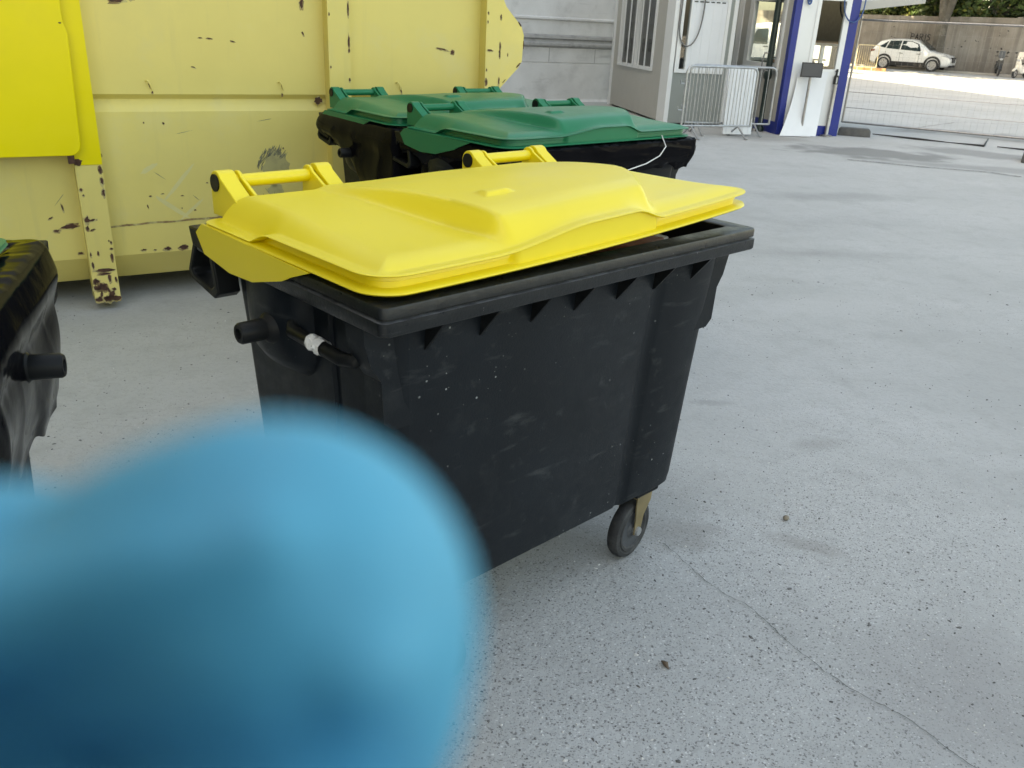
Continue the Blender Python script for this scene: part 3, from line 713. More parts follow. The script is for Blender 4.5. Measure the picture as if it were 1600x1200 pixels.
# end fin
mb = MB(); mb.prism([(2.55, 1.75), (2.60, 1.66), (2.715, 1.55), (2.735, 1.50), (2.728, 1.34), (2.70, 1.30), (2.56, 1.165), (2.52, 1.165), (2.52, 1.75)], lambda p, q, t: (p, t, q), -.050, -.036)
mb.cur = 1; Fn = lambda p, q: (p, -.0515, q)
for i, (p, q, w_, h_, a) in enumerate([(2.70, 1.565, .05, .012, -50), (2.735, 1.44, .01, .07, 0), (2.705, 1.32, .06, .014, 45), (2.60, 1.22, .04, .008, 45), (2.62, 1.38, .008, .03, 0)]): chip(mb, Fn, p, q, w_, h_, a, 12, .5, 300 + i)
mb.build('end_plate', [m_yel, m_rust], ct, smooth=0)
# bright yellow cover plate hanging on the side
mb = MB()
P = [(-1.25, .842)] + [(.012 + .055 * cos(a), .897 + .055 * sin(a)) for a in [radians(k) for k in range(-90, 1, 15)]] + [(.083, 1.43), (.068, 1.47), (.072, 2.30), (-1.25, 2.30)]
mb.prism(P, lambda p, q, t: (p, t, q), -.150, -.140)
mb.box(-1.1, -.9, -.14, 0, 2.1, 2.2); mb.box(-.2, -.05, -.14, 0, 2.1, 2.2)
mb.build('cover_plate', m_byel, ct, smooth=0, bevel=.004)
mb = MB(); mb.cur = 0
chip(mb, lambda p, q: (p, -.151, q), .055, 1.47, .02, .012, 0, 9, .5, 401); chip(mb, lambda p, q: (p, -.0998, q), .045, .80, .055, .05, 0, 15, .5, 402)
mb.box(.0, .03, -.14, -.1, .80, .86)
mb.build('hinge', m_rust, ct, smooth=0)
for y in (.55, 1.65): mb = MB(); mb.box(X0, X1, y, y + .1, .015, .122); mb.build('skid_rail', m_under, ct, smooth=0)
for x in (-2.6, 2.2): mb = MB(); mb.tube([(x, .35, .08), (x, .5, .08)], .075, 16); mb.build('roller', m_under, ct, smooth=40)

# ------------------------------------------------------------------ stone building behind, and an unseen tall block added to throw the shade
SBZ = pi / 2 - radians(62)
sb = thing('stone_building', (1.35, 20.3, 0), SBZ, 'grey stone building with a dark moulded base course behind the containers', 'building')
K = 20.3 / 18.3
def zz(z): return CAMH + (z - CAMH) * K
mb = MB(); xa, xb = -13., .9
prof = [(3, 15), (0, 15), (0, zz(1.72)), (-.05, zz(1.705)), (-.05, zz(1.675)), (0, zz(1.66)), (0, zz(1.375))]
mb.prism([(2, 15), (0, 15), (0, zz(1.72)), (-.06, zz(1.70)), (-.06, zz(1.67)), (-.01, zz(1.65)), (-.01, zz(1.40)), (2, zz(1.40))], lambda p, q, t: (t, p, q), xa, xb)
mb.prism([(2, zz(1.16)), (-.06, zz(1.16)), (-.06, zz(.895)), (-.045, zz(.885)), (-.045, zz(.875)), (-.06, zz(.865)), (-.06, zz(.20)), (-.12, zz(.16)), (-.12, 0), (2, 0)], lambda p, q, t: (t, p, q), xa, xb)
for x in (-9.8, -7.9, -6.1, -4.2, -2.6, -1.05, .12):
    for a, b in ((zz(.90), zz(1.155)),): mb.cur = 1; mb.box(x - .008, x + .008, -.0625, -.05, a, b); mb.cur = 0
mb.build('wall', [m_stone, m_stonedk], sb, smooth=0)
mb = MB()
mb.prism([(2, zz(1.40)), (-.02, zz(1.40)), (-.10, zz(1.375)), (-.11, zz(1.33)), (-.07, zz(1.31)), (-.09, zz(1.27)), (-.14, zz(1.24)), (-.14, zz(1.20)), (-.06, zz(1.16)), (2, zz(1.16))], lambda p, q, t: (t, p, q), xa - .01, xb + .01)
mb.build('cornice', m_stonedk, sb, smooth=0)
# unseen tall block added along the left for its shade: runs along azimuth 168/348
tb = thing('shade_block', (-10.8, 0, 0), 0, 'unseen tall stone block added along the left to shade the yard', 'building')
tb.rotation_euler = (0, 0, radians(12.2))
mb = MB(); mb.box(-12, 0, -22, 62, 0, 30); mb.box(-12.3, .35, -22.3, 62.3, 29.4, 30.2)
for z in (4.2, 13.5, 26.0): mb.box(-.01, .18, -22, 62, z, z + .3)
wall = mb.build('wall', m_facade, tb, smooth=0)
for z in (5.2, 8.5, 11.6, 14.8):
    for k in range(16):
        y = -19 + 4.1 * k; wm = MB()
        wm.cur = 1; wm.box(-.01, .03, y - .65, y + .65, z, z + 2.0)
        wm.cur = 0; wm.box(-.01, .08, y - .8, y - .65, z - .1, z + 2.15); wm.box(-.01, .08, y + .65, y + .8, z - .1, z + 2.15); wm.box(-.01, .1, y - .65, y + .65, z + 2.0, z + 2.15); wm.box(-.01, .12, y - .65, y + .65, z - .1, z)
        wm.build('window', [m_white, m_vanglass], wall, smooth=0)

# ------------------------------------------------------------------ cabins (u along front, v backwards)
def pane(parent, fn, a0, a1, z0, z1, th=.006):
    mb = MB(); mb.add([fn(a0, z0), fn(a1, z0), fn(a1, z1), fn(a0, z1)], [(0, 1, 2, 3)]); return mb.build('pane', m_glass, parent, smooth=0)
RZ = pi / 2 - radians(80)
ca_ = thing('site_cabin', (2.5, 16.0, 0), RZ, 'grey site cabin with barred side window and white shuttered front window', 'cabin', 'site cabins at the gate')
H = 2.55
mb = MB()
# left face at x=0 (v from 0 to 3.9), front face at y=0 (u from 0 to 1.13)
def wallrect(mb, axis, a0, a1, z0, z1, t=.05):
    if axis == 'x': mb.box(0, t, a0, a1, z0, z1)
    else: mb.box(a0, a1, 0, t, z0, z1)
mb.box(0, .05, .42, 3.74, .04, .86); mb.box(0, .05, .42, .96, .86, 2.3); mb.box(0, .05, 3.33, 3.74, .86, 2.3); mb.box(0, .05, .42, 3.74, 2.3, H)
mb.build('side_panel', m_cabin, ca_, smooth=0)
mb = MB(); mb.box(.07, 1.06, .004, .05, .04, .895); mb.box(.985, 1.06, .004, .05, .895, 2.15); mb.box(.07, 1.06, .004, .05, 2.15, H)
mb.build('front_panel', m_cabing, ca_, smooth=0)
for q in ((-.012, .07, -.012, .42), (-.012, .06, 3.74, 3.92), (1.06, 1.135, -.01, .06)): mb = MB(); mb.box(*q, 0, H); mb.build('corner_post', m_white, ca_, smooth=0, bevel=.006)
mb = MB(); mb.box(1.2, 1.25, 1.2, 3.9, 0, H); mb.box(0.05, 1.2, 3.85, 3.9, 0, H); mb.box(-.05, 1.16, -.05, 3.95, H, H + .12); mb.box(.05, 1.2, .05, 3.85, .04, .08)
mb.build('back_panel', m_inner, ca_, smooth=0)
mb = MB(); z0, z1 = .86, 2.3
for a, b, c, d in ((.96, 1.03, z0, z1), (3.26, 3.33, z0, z1), (1.03, 3.26, z0, z0 + .06), (1.03, 3.26, z1 - .06, z1), (2.1, 2.16, z0 + .06, z1 - .06)): mb.box(-.03, .055, a, b, c, d)
wf = mb.build('window', m_white, ca_, smooth=0)
pane(wf, lambda a, z: (.03, a, z), 1.03, 3.26, z0 + .06, z1 - .06)
for k in range(5): mb = MB(); mb.box(-.055, -.04, 1.33 + .40 * k, 1.375 + .40 * k, z0 + .02, z1); mb.build('window_bar', m_white, wf, smooth=0)
mb = MB()
for a, b, c, d in ((.085, .16, .895, 2.15), (.27, .30, .955, 2.09), (.93, .985, .895, 2.15), (.16, .93, .895, .955), (.16, .93, 2.09, 2.15)): mb.box(a, b, -.03, .055, c, d)
wf2 = mb.build('window', m_white, ca_, smooth=0)
pane(wf2, lambda a, z: (a, .02, z), .16, .27, .955, 2.09)
mb = MB(); mb.box(.30, .93, -.012, .0, .955, 2.09)
for k in range(4): mb.box(.36 + .16 * k, .40 + .16 * k, -.018, -.012, .955, 2.03)
mb.cur = 1
for k in range(6): mb.box(.32 + .1 * k, .385 + .1 * k, -.0195, -.011, 2.045, 2.062)
mb.build('shutter', [m_wpan, m_dark], wf2, smooth=0)
mb = MB(); mb.box(.4, 1.1, 2.2, 2.8, .08, .78); mb.box(.3, 1.15, 1.9, 3.2, .78, .82); mb.box(.5, .9, 2.3, 2.6, .82, 1.15)
tag(mb.build('desk', m_dark, smooth=0), 'dark desk seen through the barred cabin window', 'desk')
d_ = bpy.data.objects['desk']; d_.location = ca_.location; d_.rotation_euler = ca_.rotation_euler

cb = thing('guard_booth', (4.36, 15.3, 0), RZ, 'white guard booth with bright blue corner posts and glazed door', 'booth', 'site cabins at the gate')
U, V = 1.12, 2.6
for q in ((-.012, .10, -.012, .10), (.97, U + .012, -.012, .14)): mb = MB(); mb.box(*q, 0, H); mb.build('corner_post', m_blue, cb, smooth=0, bevel=.005)
for q in ((.10, .97, -.008, .05, 0, .17), (-.008, .05, .10, V, 0, .20)): mb = MB(); mb.box(*q); mb.build('plinth', m_blue, cb, smooth=0)
mb = MB(); mb.box(.10, .37, 0, .05, .17, H); mb.box(.37, .97, 0, .05, 2.22, H)
mb.build('front_panel', m_white, cb, smooth=0)
mb = MB()   # glazed door
for a, b, c, d in ((.37, .435, .17, 2.22), (.875, .97, .17, 2.22), (.435, .875, .17, 1.09), (.435, .875, 2.15, 2.22)): mb.box(a, b, -.012, .04, c, d)
mb.box(.42, .89, -.02, -.012, 1.045, 1.062)
dr = mb.build('door', m_white, cb, smooth=0)
pane(dr, lambda a, z: (a, .015, z), .435, .875, 1.09, 2.15)
mb = MB(); mb.box(.90, .925, -.04, -.012, 1.0, 1.10); mb.tube([(.912, -.03, 1.07), (.912, -.06, 1.07), (.86, -.065, 1.07)], .009, 8)
mb.build('handle', m_dark, dr, smooth=40)
mb = MB(); mb.box(0, .05, .10, V, .20, 1.04); mb.box(0, .05, .10, .30, 1.04, H); mb.box(0, .05, 1.78, V, 1.04, H); mb.box(0, .05, .30, 1.78, 2.22, H)
mb.build('side_panel', m_cabin, cb, smooth=0)
mb = MB(); mb.box(-.02, .055, 2.1, 2.3, .0, H); mb.build('corner_post', m_white, cb, smooth=0)
mb = MB()
for a, b, c, d in ((.30, .43, 1.04, 2.22), (1.62, 1.78, 1.04, 2.22), (.43, 1.62, 1.04, 1.13), (.43, 1.62, 2.14, 2.22)): mb.box(-.03, .055, a, b, c, d)
mb.box(-.06, -.03, .26, 1.82, 1.02, 1.045)
wf = mb.build('window', m_white, cb, smooth=0)
pane(wf, lambda a, z: (.015, a, z), .43, 1.62, 1.13, 2.14)
mb = MB()   # back and right walls with their own windows
mb.box(.05, U, V - .05, V, 0, 1.12); mb.box(.05, .12, V - .05, V, 1.12, H); mb.box(U - .05, U, .14, .22, 0, H); mb.box(U - .05, U, V - .3, V, 0, H)
mb.box(U - .05, U, .22, V - .3, 0, .98); mb.box(.12, U - .05, V - .05, V, 2.22, H)
mb.box(-.06, U + .06, -.06, V + .06, H, H + .14); mb.box(.05, U - .05, .05, V - .05, .05, .1)
mb.cur = 1; mb.box(U - .05, U, .22, V - .3, 1.53, H); mb.build('back_panel', [m_inner, m_dark], cb, smooth=0)  # upper right wall coloured dark to dim the view through the door
mb = MB(); mb.box(U - .08, U - .05, .22, V - .3, 1.49, 1.53); mb.build('shelf', m_wood, cb, smooth=0)
bw = MB()
for a, b, c, d in ((.12, .16, 1.12, 2.22), (U - .09, U - .05, 1.12, 2.22), (.16, U - .09, 1.12, 1.17), (.16, U - .09, 2.17, 2.22)): bw.box(a, b, V - .055, V + .01, c, d)
bwo = bw.build('window', m_white, cb, smooth=0); pane(bwo, lambda a, z: (a, V - .02, z), .16, U - .09, 1.17, 2.17)
bw = MB()
for a, b, c, d in ((.22, .27, .98, 1.49), (V - .35, V - .3, .98, 1.49), (.27, V - .35, .98, 1.04), (.27, V - .35, 1.45, 1.49), (.95, 1.0, 1.04, 1.45)): bw.box(U - .055, U + .01, a, b, c, d)
bwo = bw.build('window', m_white, cb, smooth=0); pane(bwo, lambda a, z: (U - .02, a, z), .27, V - .35, 1.04, 1.45)
mb = MB(); mb.box(.07, .5, V - .55, V - .1, 1.0, 1.06); mb.build('counter', m_wood, cb, smooth=0)
mb = MB(); mb.prism([(0, 2.02), (1.3, 2.20), (1.3, 2.33), (0, 2.15)], lambda p, q, t: (U + .06 + p, t, q), .3, 2.4)
mb.build('awning', m_cabin, cb, smooth=0)
# forearm resting inside the booth window: a seated person in a dark jacket
pm = MB()
def bl(u, v, z): return (u, v, z)
pm.tube([bl(.42, .62, .5), bl(.42, .62, .75), bl(.42, .62, 1.0), bl(.42, .62, 1.2), bl(.42, .62, 1.3)], [.15, .155, .18, .16, .06], 14)
pm.tube([bl(.40, .78, 1.22), bl(.34, .92, 1.02), bl(.16, .78, 1.165), bl(.11, .72, 1.17)], [.06, .052, .04, .032], 10)
pm.tube([bl(.44, .46, 1.22), bl(.46, .40, 1.0), bl(.36, .30, .95)], [.06, .05, .04], 10)
pm.tube([bl(.40, .54, .5), bl(.2, .54, .5), bl(.16, .54, .1)], [.09, .08, .05], 10); pm.tube([bl(.40, .72, .5), bl(.2, .72, .5), bl(.16, .72, .1)], [.09, .08, .05], 10)
m_skin = mat('skin', (.42, .22, .14), .55, var=.1, vscale=20); m_jacket = mat('brown jacket', (.12, .075, .055), .8, var=.15, vscale=9); m_hair = mat('dark hair', (.02, .015, .012), .7)
per = thing('person', cb.location, RZ, 'person seated inside the booth, only a bare forearm resting on the window ledge', 'person')

def remesh(mb, name, m, parent, vox, sm=6, it=True):
    o = mb.build(name, m, None, smooth=0)
    r = o.modifiers.new('r', 'REMESH'); r.mode = 'VOXEL'; r.voxel_size = vox
    s = o.modifiers.new('s', 'SMOOTH'); s.iterations = sm; s.factor = .5
    dg = bpy.context.evaluated_depsgraph_get(); me = bpy.data.meshes.new_from_object(o.evaluated_get(dg))
    me.polygons.foreach_set('use_smooth', [True] * len(me.polygons)); me.name = name
    bpy.data.objects.remove(o); n = bpy.data.objects.new(name, me); COL.objects.link(n)
    if parent: n.parent = parent
    me.materials.clear(); me.materials.append(m)
    return n
hb = MB()
def ball(mb, c, r, n=14):
    mb.loft([[(c[0] + r[0] * cos(ph) * cos(t), c[1] + r[1] * cos(ph) * sin(t), c[2] + r[2] * sin(ph)) for t in [2 * pi * j / n for j in range(n)]] for ph in [radians(-89 + 178 * k / 8) for k in range(9)]])
ball(pm, (.40, .62, 1.45), (.095, .08, .125)); ball(pm, (.31, .62, 1.43), (.018, .014, .022)); ball(pm, (.40, .54, 1.45), (.02, .015, .03)); ball(pm, (.40, .70, 1.45), (.02, .015, .03))
pm.tube([(.42, .62, 1.25), (.41, .62, 1.4)], .055, 10)
ball(pm, (.095, .71, 1.165), (.045, .05, .018))
for k in range(5):
    a = -.5 + .25 * k; ln = (.05, .075, .08, .075, .06)[k]
    pm.tube([(.07, .71 + .018 * (k - 2), 1.165), (.07 - ln * .6 * cos(a), .71 + .02 * (k - 2) + ln * .6 * sin(a), 1.168), (.07 - ln * .8 * cos(a), .71 + .02 * (k - 2) + ln * .8 * sin(a), 1.15)], [.011, .010, .008], 8)
remesh(pm, 'body', m_skin, per, .012, 3)
jm = MB(); jm.tube([(.42, .62, .48), (.42, .62, .75), (.42, .62, 1.0), (.42, .62, 1.2), (.42, .62, 1.285)], [.17, .175, .20, .18, .075], 14); jm.tube([(.40, .78, 1.22), (.34, .92, 1.02)], [.08, .066], 10); jm.tube([(.44, .46, 1.22), (.46, .40, 1.0), (.38, .32, .96)], [.08, .065, .055], 10)
remesh(jm, 'jacket', m_jacket, per, .012, 2)
hm = MB(); ball(hm, (.415, .62, 1.49), (.105, .088, .105)); hm.build('hair', m_hair, per, smooth=60)
mb = MB(); mb.box(.28, .62, .42, .82, .40, .46)
for a, b in ((.3, .44), (.58, .44), (.3, .78), (.58, .78)): mb.box(a, a + .03, b, b + .03, .1, .40)
mb.box(.59, .62, .42, .82, .46, .95)
o = tag(mb.build('chair', m_dark, smooth=0, bevel=.006), 'plain dark chair under the person inside the booth', 'chair'); o.location = cb.location; o.rotation_euler = (0, 0, RZ)

# hanging cables
def cabin_pt(base, u, v, z):
    q = Matrix.Rotation(RZ, 3, 'Z') @ Vector((u, v, z)); return Vector(base.location) + q
def loop(base, pts, r, m, label):
    P = [cabin_pt(base, *p) for p in pts]
    C = []
    for i in range(len(P) - 1):
        p0, p1, p2, p3 = P[max(i - 1, 0)], P[i], P[i + 1], P[min(i + 2, len(P) - 1)]
        for k in range(8):
            t = k / 8; C.append(.5 * ((2 * p1) + (p2 - p0) * t + (2 * p0 - 5 * p1 + 4 * p2 - p3) * t * t + (3 * p1 - p0 - 3 * p2 + p3) * t ** 3))
    C.append(P[-1]); mb = MB(); mb.tube(C, r, 8); return tag(mb.build('cable', m, smooth=60), label, 'cable')
loop(ca_, [(.10, -.06, 2.5), (.09, -.06, 2.0), (.09, -.06, 1.6), (.15, -.06, 1.40), (.26, -.06, 1.335), (.38, -.06, 1.42), (.46, -.06, 1.65), (.49, -.06, 2.0), (.47, -.06, 2.5)], .012, m_cableg, 'grey cable hanging in a long loop before the shuttered cabin window')
loop(cb, [(.80, -.05, 2.5), (.80, -.05, 2.2), (.84, -.05, 1.99), (.93, -.05, 1.87), (1.03, -.05, 1.84), (1.12, -.05, 1.90), (1.17, -.05, 2.05), (1.18, -.05, 2.5)], .011, m_cableb, 'blue cable drooping from the right blue post of the booth')
loop(cb, [(.13, -.05, 2.5), (.16, -.05, 2.15), (.19, -.05, 2.08), (.22, -.05, 2.10), (.215, -.05, 2.16), (.185, -.05, 2.14), (.20, -.05, 2.5)], .014, m_cableb, 'short coil of blue cable tied high on the white booth panel')

# dark green iron post
def gz_(u, v, z=0.):
    x = (u - 800) / FPX; y = (v - 600) / FPX
    d = IR * x + ID * y + fw; t = (z - CAMH) / d.z; return Vector((d.x * t, d.y * t, z))
pl = gz_(1186, 205)
mb = MB(); mb.lathe([(.075, 0), (.075, .06), (.045, .10), (.042, .86), (.07, .90), (.075, .96), (.058, 1.0), (.055, 1.06), (.050, 3.4)], lambda a, b, h: (pl.x + a, pl.y + b, h), 16)
tag(mb.build('iron_post', m_pole, smooth=40), 'dark green iron post with a collar before the booth side window', 'post')
for k, (x, y, zt) in enumerate(((3.98, 15.55, 1.30), (4.02, 15.62, 1.02))):
    mb = MB(); mb.tube([(x, y, 0), (x + .02, y - .02, zt - .08), (x + .04, y - .03, zt), (x + .10, y - .05, zt)], .013, 8)
    tag(mb.build('conduit', m_cableg, smooth=50), ('taller thin grey conduit rising beside the booth window', 'shorter bent grey conduit beside the booth window')[k], 'conduit')

# crowd barriers
def barrier(loc, rz, W, Hh, label, nb, m=m_galv, feet=True):
    t = thing('crowd_barrier', loc, rz, label, 'barrier', 'crowd control barriers')
    z0 = .18; r = .10; mb = MB()
    P = [(0, 0, z0), (0, 0, Hh - r)] + [(r - r * cos(a), 0, Hh - r + r * sin(a)) for a in [radians(k) for k in (20, 45, 70, 90)]]
    P += [(W - r + r * sin(a), 0, Hh - r + r * cos(a)) for a in [radians(k) for k in (0, 20, 45, 70, 90)]] + [(W, 0, z0)]
    mb.tube(P, .019, 10); mb.tube([(0, 0, z0), (W, 0, z0)], .017, 10)
    mb.build('frame', m, t, smooth=50)
    for k in range(nb): mb = MB(); mb.tube([(W * (k + 1) / (nb + 1), 0, z0), (W * (k + 1) / (nb + 1), 0, Hh)], .006, 6); mb.build('bar', m, t, smooth=50)
    if feet:
        for x in (W * .14, W * .82):
            mb = MB(); mb.tube([(x, 0, z0), (x - .03, -.30, .012), (x - .03, -.36, .010)], .016, 8); mb.tube([(x, 0, z0), (x + .03, .28, .012), (x + .03, .34, .010)], .016, 8)
            mb.build('foot', m, t, smooth=50)
        for z in (.82, .42): mb = MB(); mb.tube([(0, 0, z), (-.09, 0, z), (-.10, 0, z + .05)], .010, 6); mb.build('hook', m, t, smooth=50)
    return t
a = Vector((2.50, 14.15)); b = Vector((3.72, 14.62))
barrier((a.x, a.y, 0), atan2(b.y - a.y, b.x - a.x), (b - a).length, 1.08, 'grey steel crowd barrier standing before the shuttered cabin window', 19)
barrier((2.66, 14.72, 0), atan2(.40, 1.52), 1.55, 1.08, 'second steel barrier just behind the first, before the booth side', 10)
# white panel leaning on the barrier
mb = MB(); mb.box(0, .52, 0, .04, 0, 1.05)
for k in range(5): mb.box(.05 + .1 * k, .075 + .1 * k, -.006, 0, .02, 1.03)
o = tag(mb.build('white_board', m_wpan, smooth=0, bevel=.004), 'tall white board leaning behind the crowd barrier bars', 'board')
o.location = (3.30, 14.66, .03); o.rotation_euler = (radians(-5), 0, RZ + .1)

# sign on a post, curved white sheet, queue post
sp = gz_(1250, 213)
st = thing('sign_stand', sp, RZ - .2, 'grey rectangular plate on a slim steel stand before the booth', 'sign')
mb = MB(); mb.lathe([(.17, 0), (.17, .012), (.03, .02)], lambda a, b, h: (a, b, h), 24); mb.build('base', m_steel, st, smooth=40)
mb = MB(); mb.tube([(0, 0, .015), (0, 0, .99)], .022, 12); mb.build('pole', m_steel, st, smooth=50)
mb = MB(); mb.box(-.175, .175, -.035, -.01, .96, 1.19); mb.cur = 1; mb.box(-.162, .162, -.037, -.034, .975, 1.175); mb.build('plate', [m_dark, m_screen], st, smooth=0, bevel=.004)
mb = MB(); n = 18; P = []
vs = []
for off in (0, -.006):
    for k in range(n + 1):
        s_ = k / n; z = .012 + .99 * s_; c = (1 - s_) ** 2
        for x in (0, 1):
            vs.append((lerp(.20 - .27 * c, .72 - .10 * c + .03 * s_, x), -.03 + off - .20 * c - .05 * (1 - s_) * (1 - x), z + .05 * x * s_))
nn = 2 * (n + 1)
fs = [(2 * k, 2 * k + 1, 2 * k + 3, 2 * k + 2) for k in range(n)] + [(nn + 2 * k, nn + 2 * k + 2, nn + 2 * k + 3, nn + 2 * k + 1) for k in range(n)]
fs += [(2 * k, 2 * k + 2, nn + 2 * k + 2, nn + 2 * k) for k in range(n)] + [(2 * k + 1, nn + 2 * k + 1, nn + 2 * k + 3, 2 * k + 3) for k in range(n)] + [(0, nn, nn + 1, 1), (nn - 2, nn - 1, 2 * nn - 1, 2 * nn - 2)]
mb.add(vs, fs); o = tag(mb.build('white_sheet', m_wpan, smooth=50), 'large white plastic sheet bowed outward against the booth door', 'sheet')
o.location = cb.location; o.rotation_euler = (0, 0, RZ)
qp = gz_(1297, 206)
qp = gz_(1290, 213)
t = thing('queue_post', qp, 0, 'slim grey queue post with black belt head beside the white sheet', 'post')
mb = MB(); mb.lathe([(.10, 0), (.10, .02), (.04, .035), (.033, .05), (.033, .86)], lambda a, b, h: (a, b, h), 16); mb.build('pole', m_steel, t, smooth=40)
mb = MB(); mb.lathe([(.036, .86), (.04, .87), (.04, .98), (.034, 1.0)], lambda a, b, h: (a, b, h), 16); mb.cur = 1; mb.box(-.012, .012, -.044, -.03, .875, .97); mb.build('belt_head', [m_dark, m_galv], t, smooth=40)

# ------------------------------------------------------------------ temporary fence
FZ = atan2(16.1 - 17.71, 9.11 - 6.32)
ft = thing('mesh_fence', (6.32, 17.71, 0), FZ, 'wire mesh site fence panel closing the gap beside the booth', 'fence')
mb = MB(); W = 3.6
for x in (0, W): mb.tube([(x, 0, .05), (x, 0, 2.0)], .021, 10)
for z in (.06, 1.93): mb.tube([(0, 0, z), (W, 0, z)], .019, 10)
mb.build('frame', m_steel, ft, smooth=50)
mb = MB()
for k in range(1, 33): mb.tube([(W * k / 33, 0, .06), (W * k / 33, 0, 1.93)], .0011, 4, False)
for k in range(1, 9): mb.tube([(0, 0, .06 + 1.87 * k / 9), (W, 0, .06 + 1.87 * k / 9)], .0008, 4, False)
for z in (.335, .625): mb.tube([(W * k / 12, -.004, z + .008 * mn.noise((k * .7, z * 9, 0))) for k in range(13)], .0055, 5)
mb.build('wire_mesh', m_steel, ft, smooth=0)
def foot(p, rz, label, L=.62):
    mb = MB(); rr = []
    for z, k in ((0, 1), (.10, .97), (.135, .86)): rr.append(rrect(0, 0, L / 2 * k, .115 * k, .03, z, (2, 2), 3))
    mb.loft(rr); o = tag(mb.build('fence_foot', m_conc, smooth=40, bevel=.008), label, 'fence foot', 'concrete fence feet')
    o.location = p; o.rotation_euler = (0, 0, rz)
foot((5.86, 15.72, 0), radians(-18), 'dark concrete fence foot at the right blue corner of the booth', .55)
foot((7.66, 13.25, 0), radians(60), 'dark concrete fence foot cut by the right picture edge')
# cables / hose on the ground along the fence
for k, (pts, lab) in enumerate((([(6.3, 16.0, .02), (6.9, 15.55, .02), (7.3, 15.15, .025), (7.8, 14.95, .02), (8.5, 16.2, .02)], 'black rubber strip lying on the ground along the fence'), ([(8.0, 14.9, .02), (8.6, 14.5, .02), (9.6, 13.9, .02)], 'short black rubber strip on the ground by the right edge'))):
    mb = MB(); mb.tube(pts, [.008 + .010 * (j % 2) for j in range(len(pts))], 8); tag(mb.build('rubber_strip', m_clad, smooth=50), lab, 'strip')

# ------------------------------------------------------------------ street wall, pavement, graffiti
WZ = pi / 2 - radians(133.2)
wo = Vector((22.5, 60.5, 0))
def wallpt(x, y, z): return wo + Matrix.Rotation(WZ, 3, 'Z') @ Vector((x, y, z))
mb = MB(); mb.box(-45, 45, 0, .35, 0, 3.12)
rnd = random.Random(5)
x = -45
while x < 45:
    wd = rnd.uniform(1.2, 2.6); mb.box(x, min(45, x + wd), -.012 - .006 * rnd.random(), .37, rnd.uniform(2.9, 2.95), 3.13 + rnd.uniform(0, .12)); x += wd + .004
W_ = [mb.build('concrete_wall', m_wall, smooth=0)]
W_[0].location = wo; W_[0].rotation_euler = (0, 0, WZ)
tag(W_[0], 'long weathered grey concrete wall with graffiti behind the parked car', 'wall')
def stroke_text(word, x0, z0, h, wd, lw, parent, name):
    G = {'P': [[(0, 0), (0, 1), (.7, .95), (.75, .6), (0, .5)]], 'A': [[(0, 0), (.4, 1), (.8, 0)], [(.15, .4), (.65, .4)]], 'R': [[(0, 0), (0, 1), (.7, .95), (.7, .55), (0, .5)], [(.25, .5), (.8, 0)]], 'I': [[(.3, 0), (.3, 1)]], 'S': [[(.75, .9), (.2, 1), (.05, .7), (.65, .45), (.65, .1), (0, .05)]],
         'U': [[(0, 1), (0, .1), (.6, .05), (.7, 1)]], 'D': [[(0, 0), (0, 1), (.6, .8), (.6, .2), (0, 0)]], 'E': [[(.7, 1), (0, 1), (0, 0), (.7, 0)], [(0, .5), (.6, .5)]], 'L': [[(0, 1), (0, 0), (.6, 0)]], 'N': [[(0, 0), (0, 1), (.7, 0), (.7, 1)]], 'Y': [[(0, 1), (.35, .5), (.7, 1)], [(.35, .5), (.35, 0)]], 'C': [[(.7, .9), (.2, 1), (0, .5), (.2, 0), (.7, .1)]], 'V': [[(0, 1), (.35, 0), (.7, 1)]]}
    mb = MB(); x = x0
    for ch in word:
        for st_ in G[ch]:
            for (a, b), (c, d) in zip(st_[:-1], st_[1:]):
                p = Vector((x + a * wd, z0 + b * h)); q = Vector((x + c * wd, z0 + d * h)); t_ = (q - p).normalized(); n_ = Vector((-t_.y, t_.x)) * lw / 2; p -= t_ * lw * .4; q += t_ * lw * .4
                mb.box(0, 0, 0, 0, 0, 0) if False else mb.add([(p.x + n_.x, -.024, p.y + n_.y), (q.x + n_.x, -.024, q.y + n_.y), (q.x - n_.x, -.024, q.y - n_.y), (p.x - n_.x, -.024, p.y - n_.y)], [(0, 1, 2, 3)])
        x += wd * (1.15 if ch != 'I' else .75)
    return mb
m1 = stroke_text('PARIS', 2.5, 1.75, .36, .24, .05, None, 'g')
m2 = stroke_text('US', 2.95, 1.36, .24, .22, .045, None, 'g'); m1.add(m2.v, m2.f)
rnd = random.Random(9)
for i in range(34):
    x = rnd.uniform(1.0, 13); z = rnd.uniform(1.2, 2.85); chip(m1, lambda p, q: (p, -.023, q), x, z, rnd.uniform(.06, .22), rnd.uniform(.04, .12), rnd.uniform(-50, 50), 7, .6, i)
m1.tube([(9.4, -.023, 1.25), (9.8, -.023, 1.45), (10.2, -.023, 1.6)], .03, 4); m1.tube([(8.5, -.023, 2.75), (8.9, -.023, 2.85)], .02, 4)
gg = m1.build('graffiti', m_wallhi, W_[0], smooth=0)
mb = MB(); mb.box(-45, 45, -1.6, 0, 0, .12); o = struct(mb.build('pavement', m_pave, smooth=0)); o.location = wo; o.rotation_euler = (0, 0, WZ)
mb = MB(); mb.box(-45, 45, -1.8, -1.6, 0, .13); o = struct(mb.build('kerb', m_kerb, smooth=0, bevel=.02)); o.location = wo; o.rotation_euler = (0, 0, WZ)

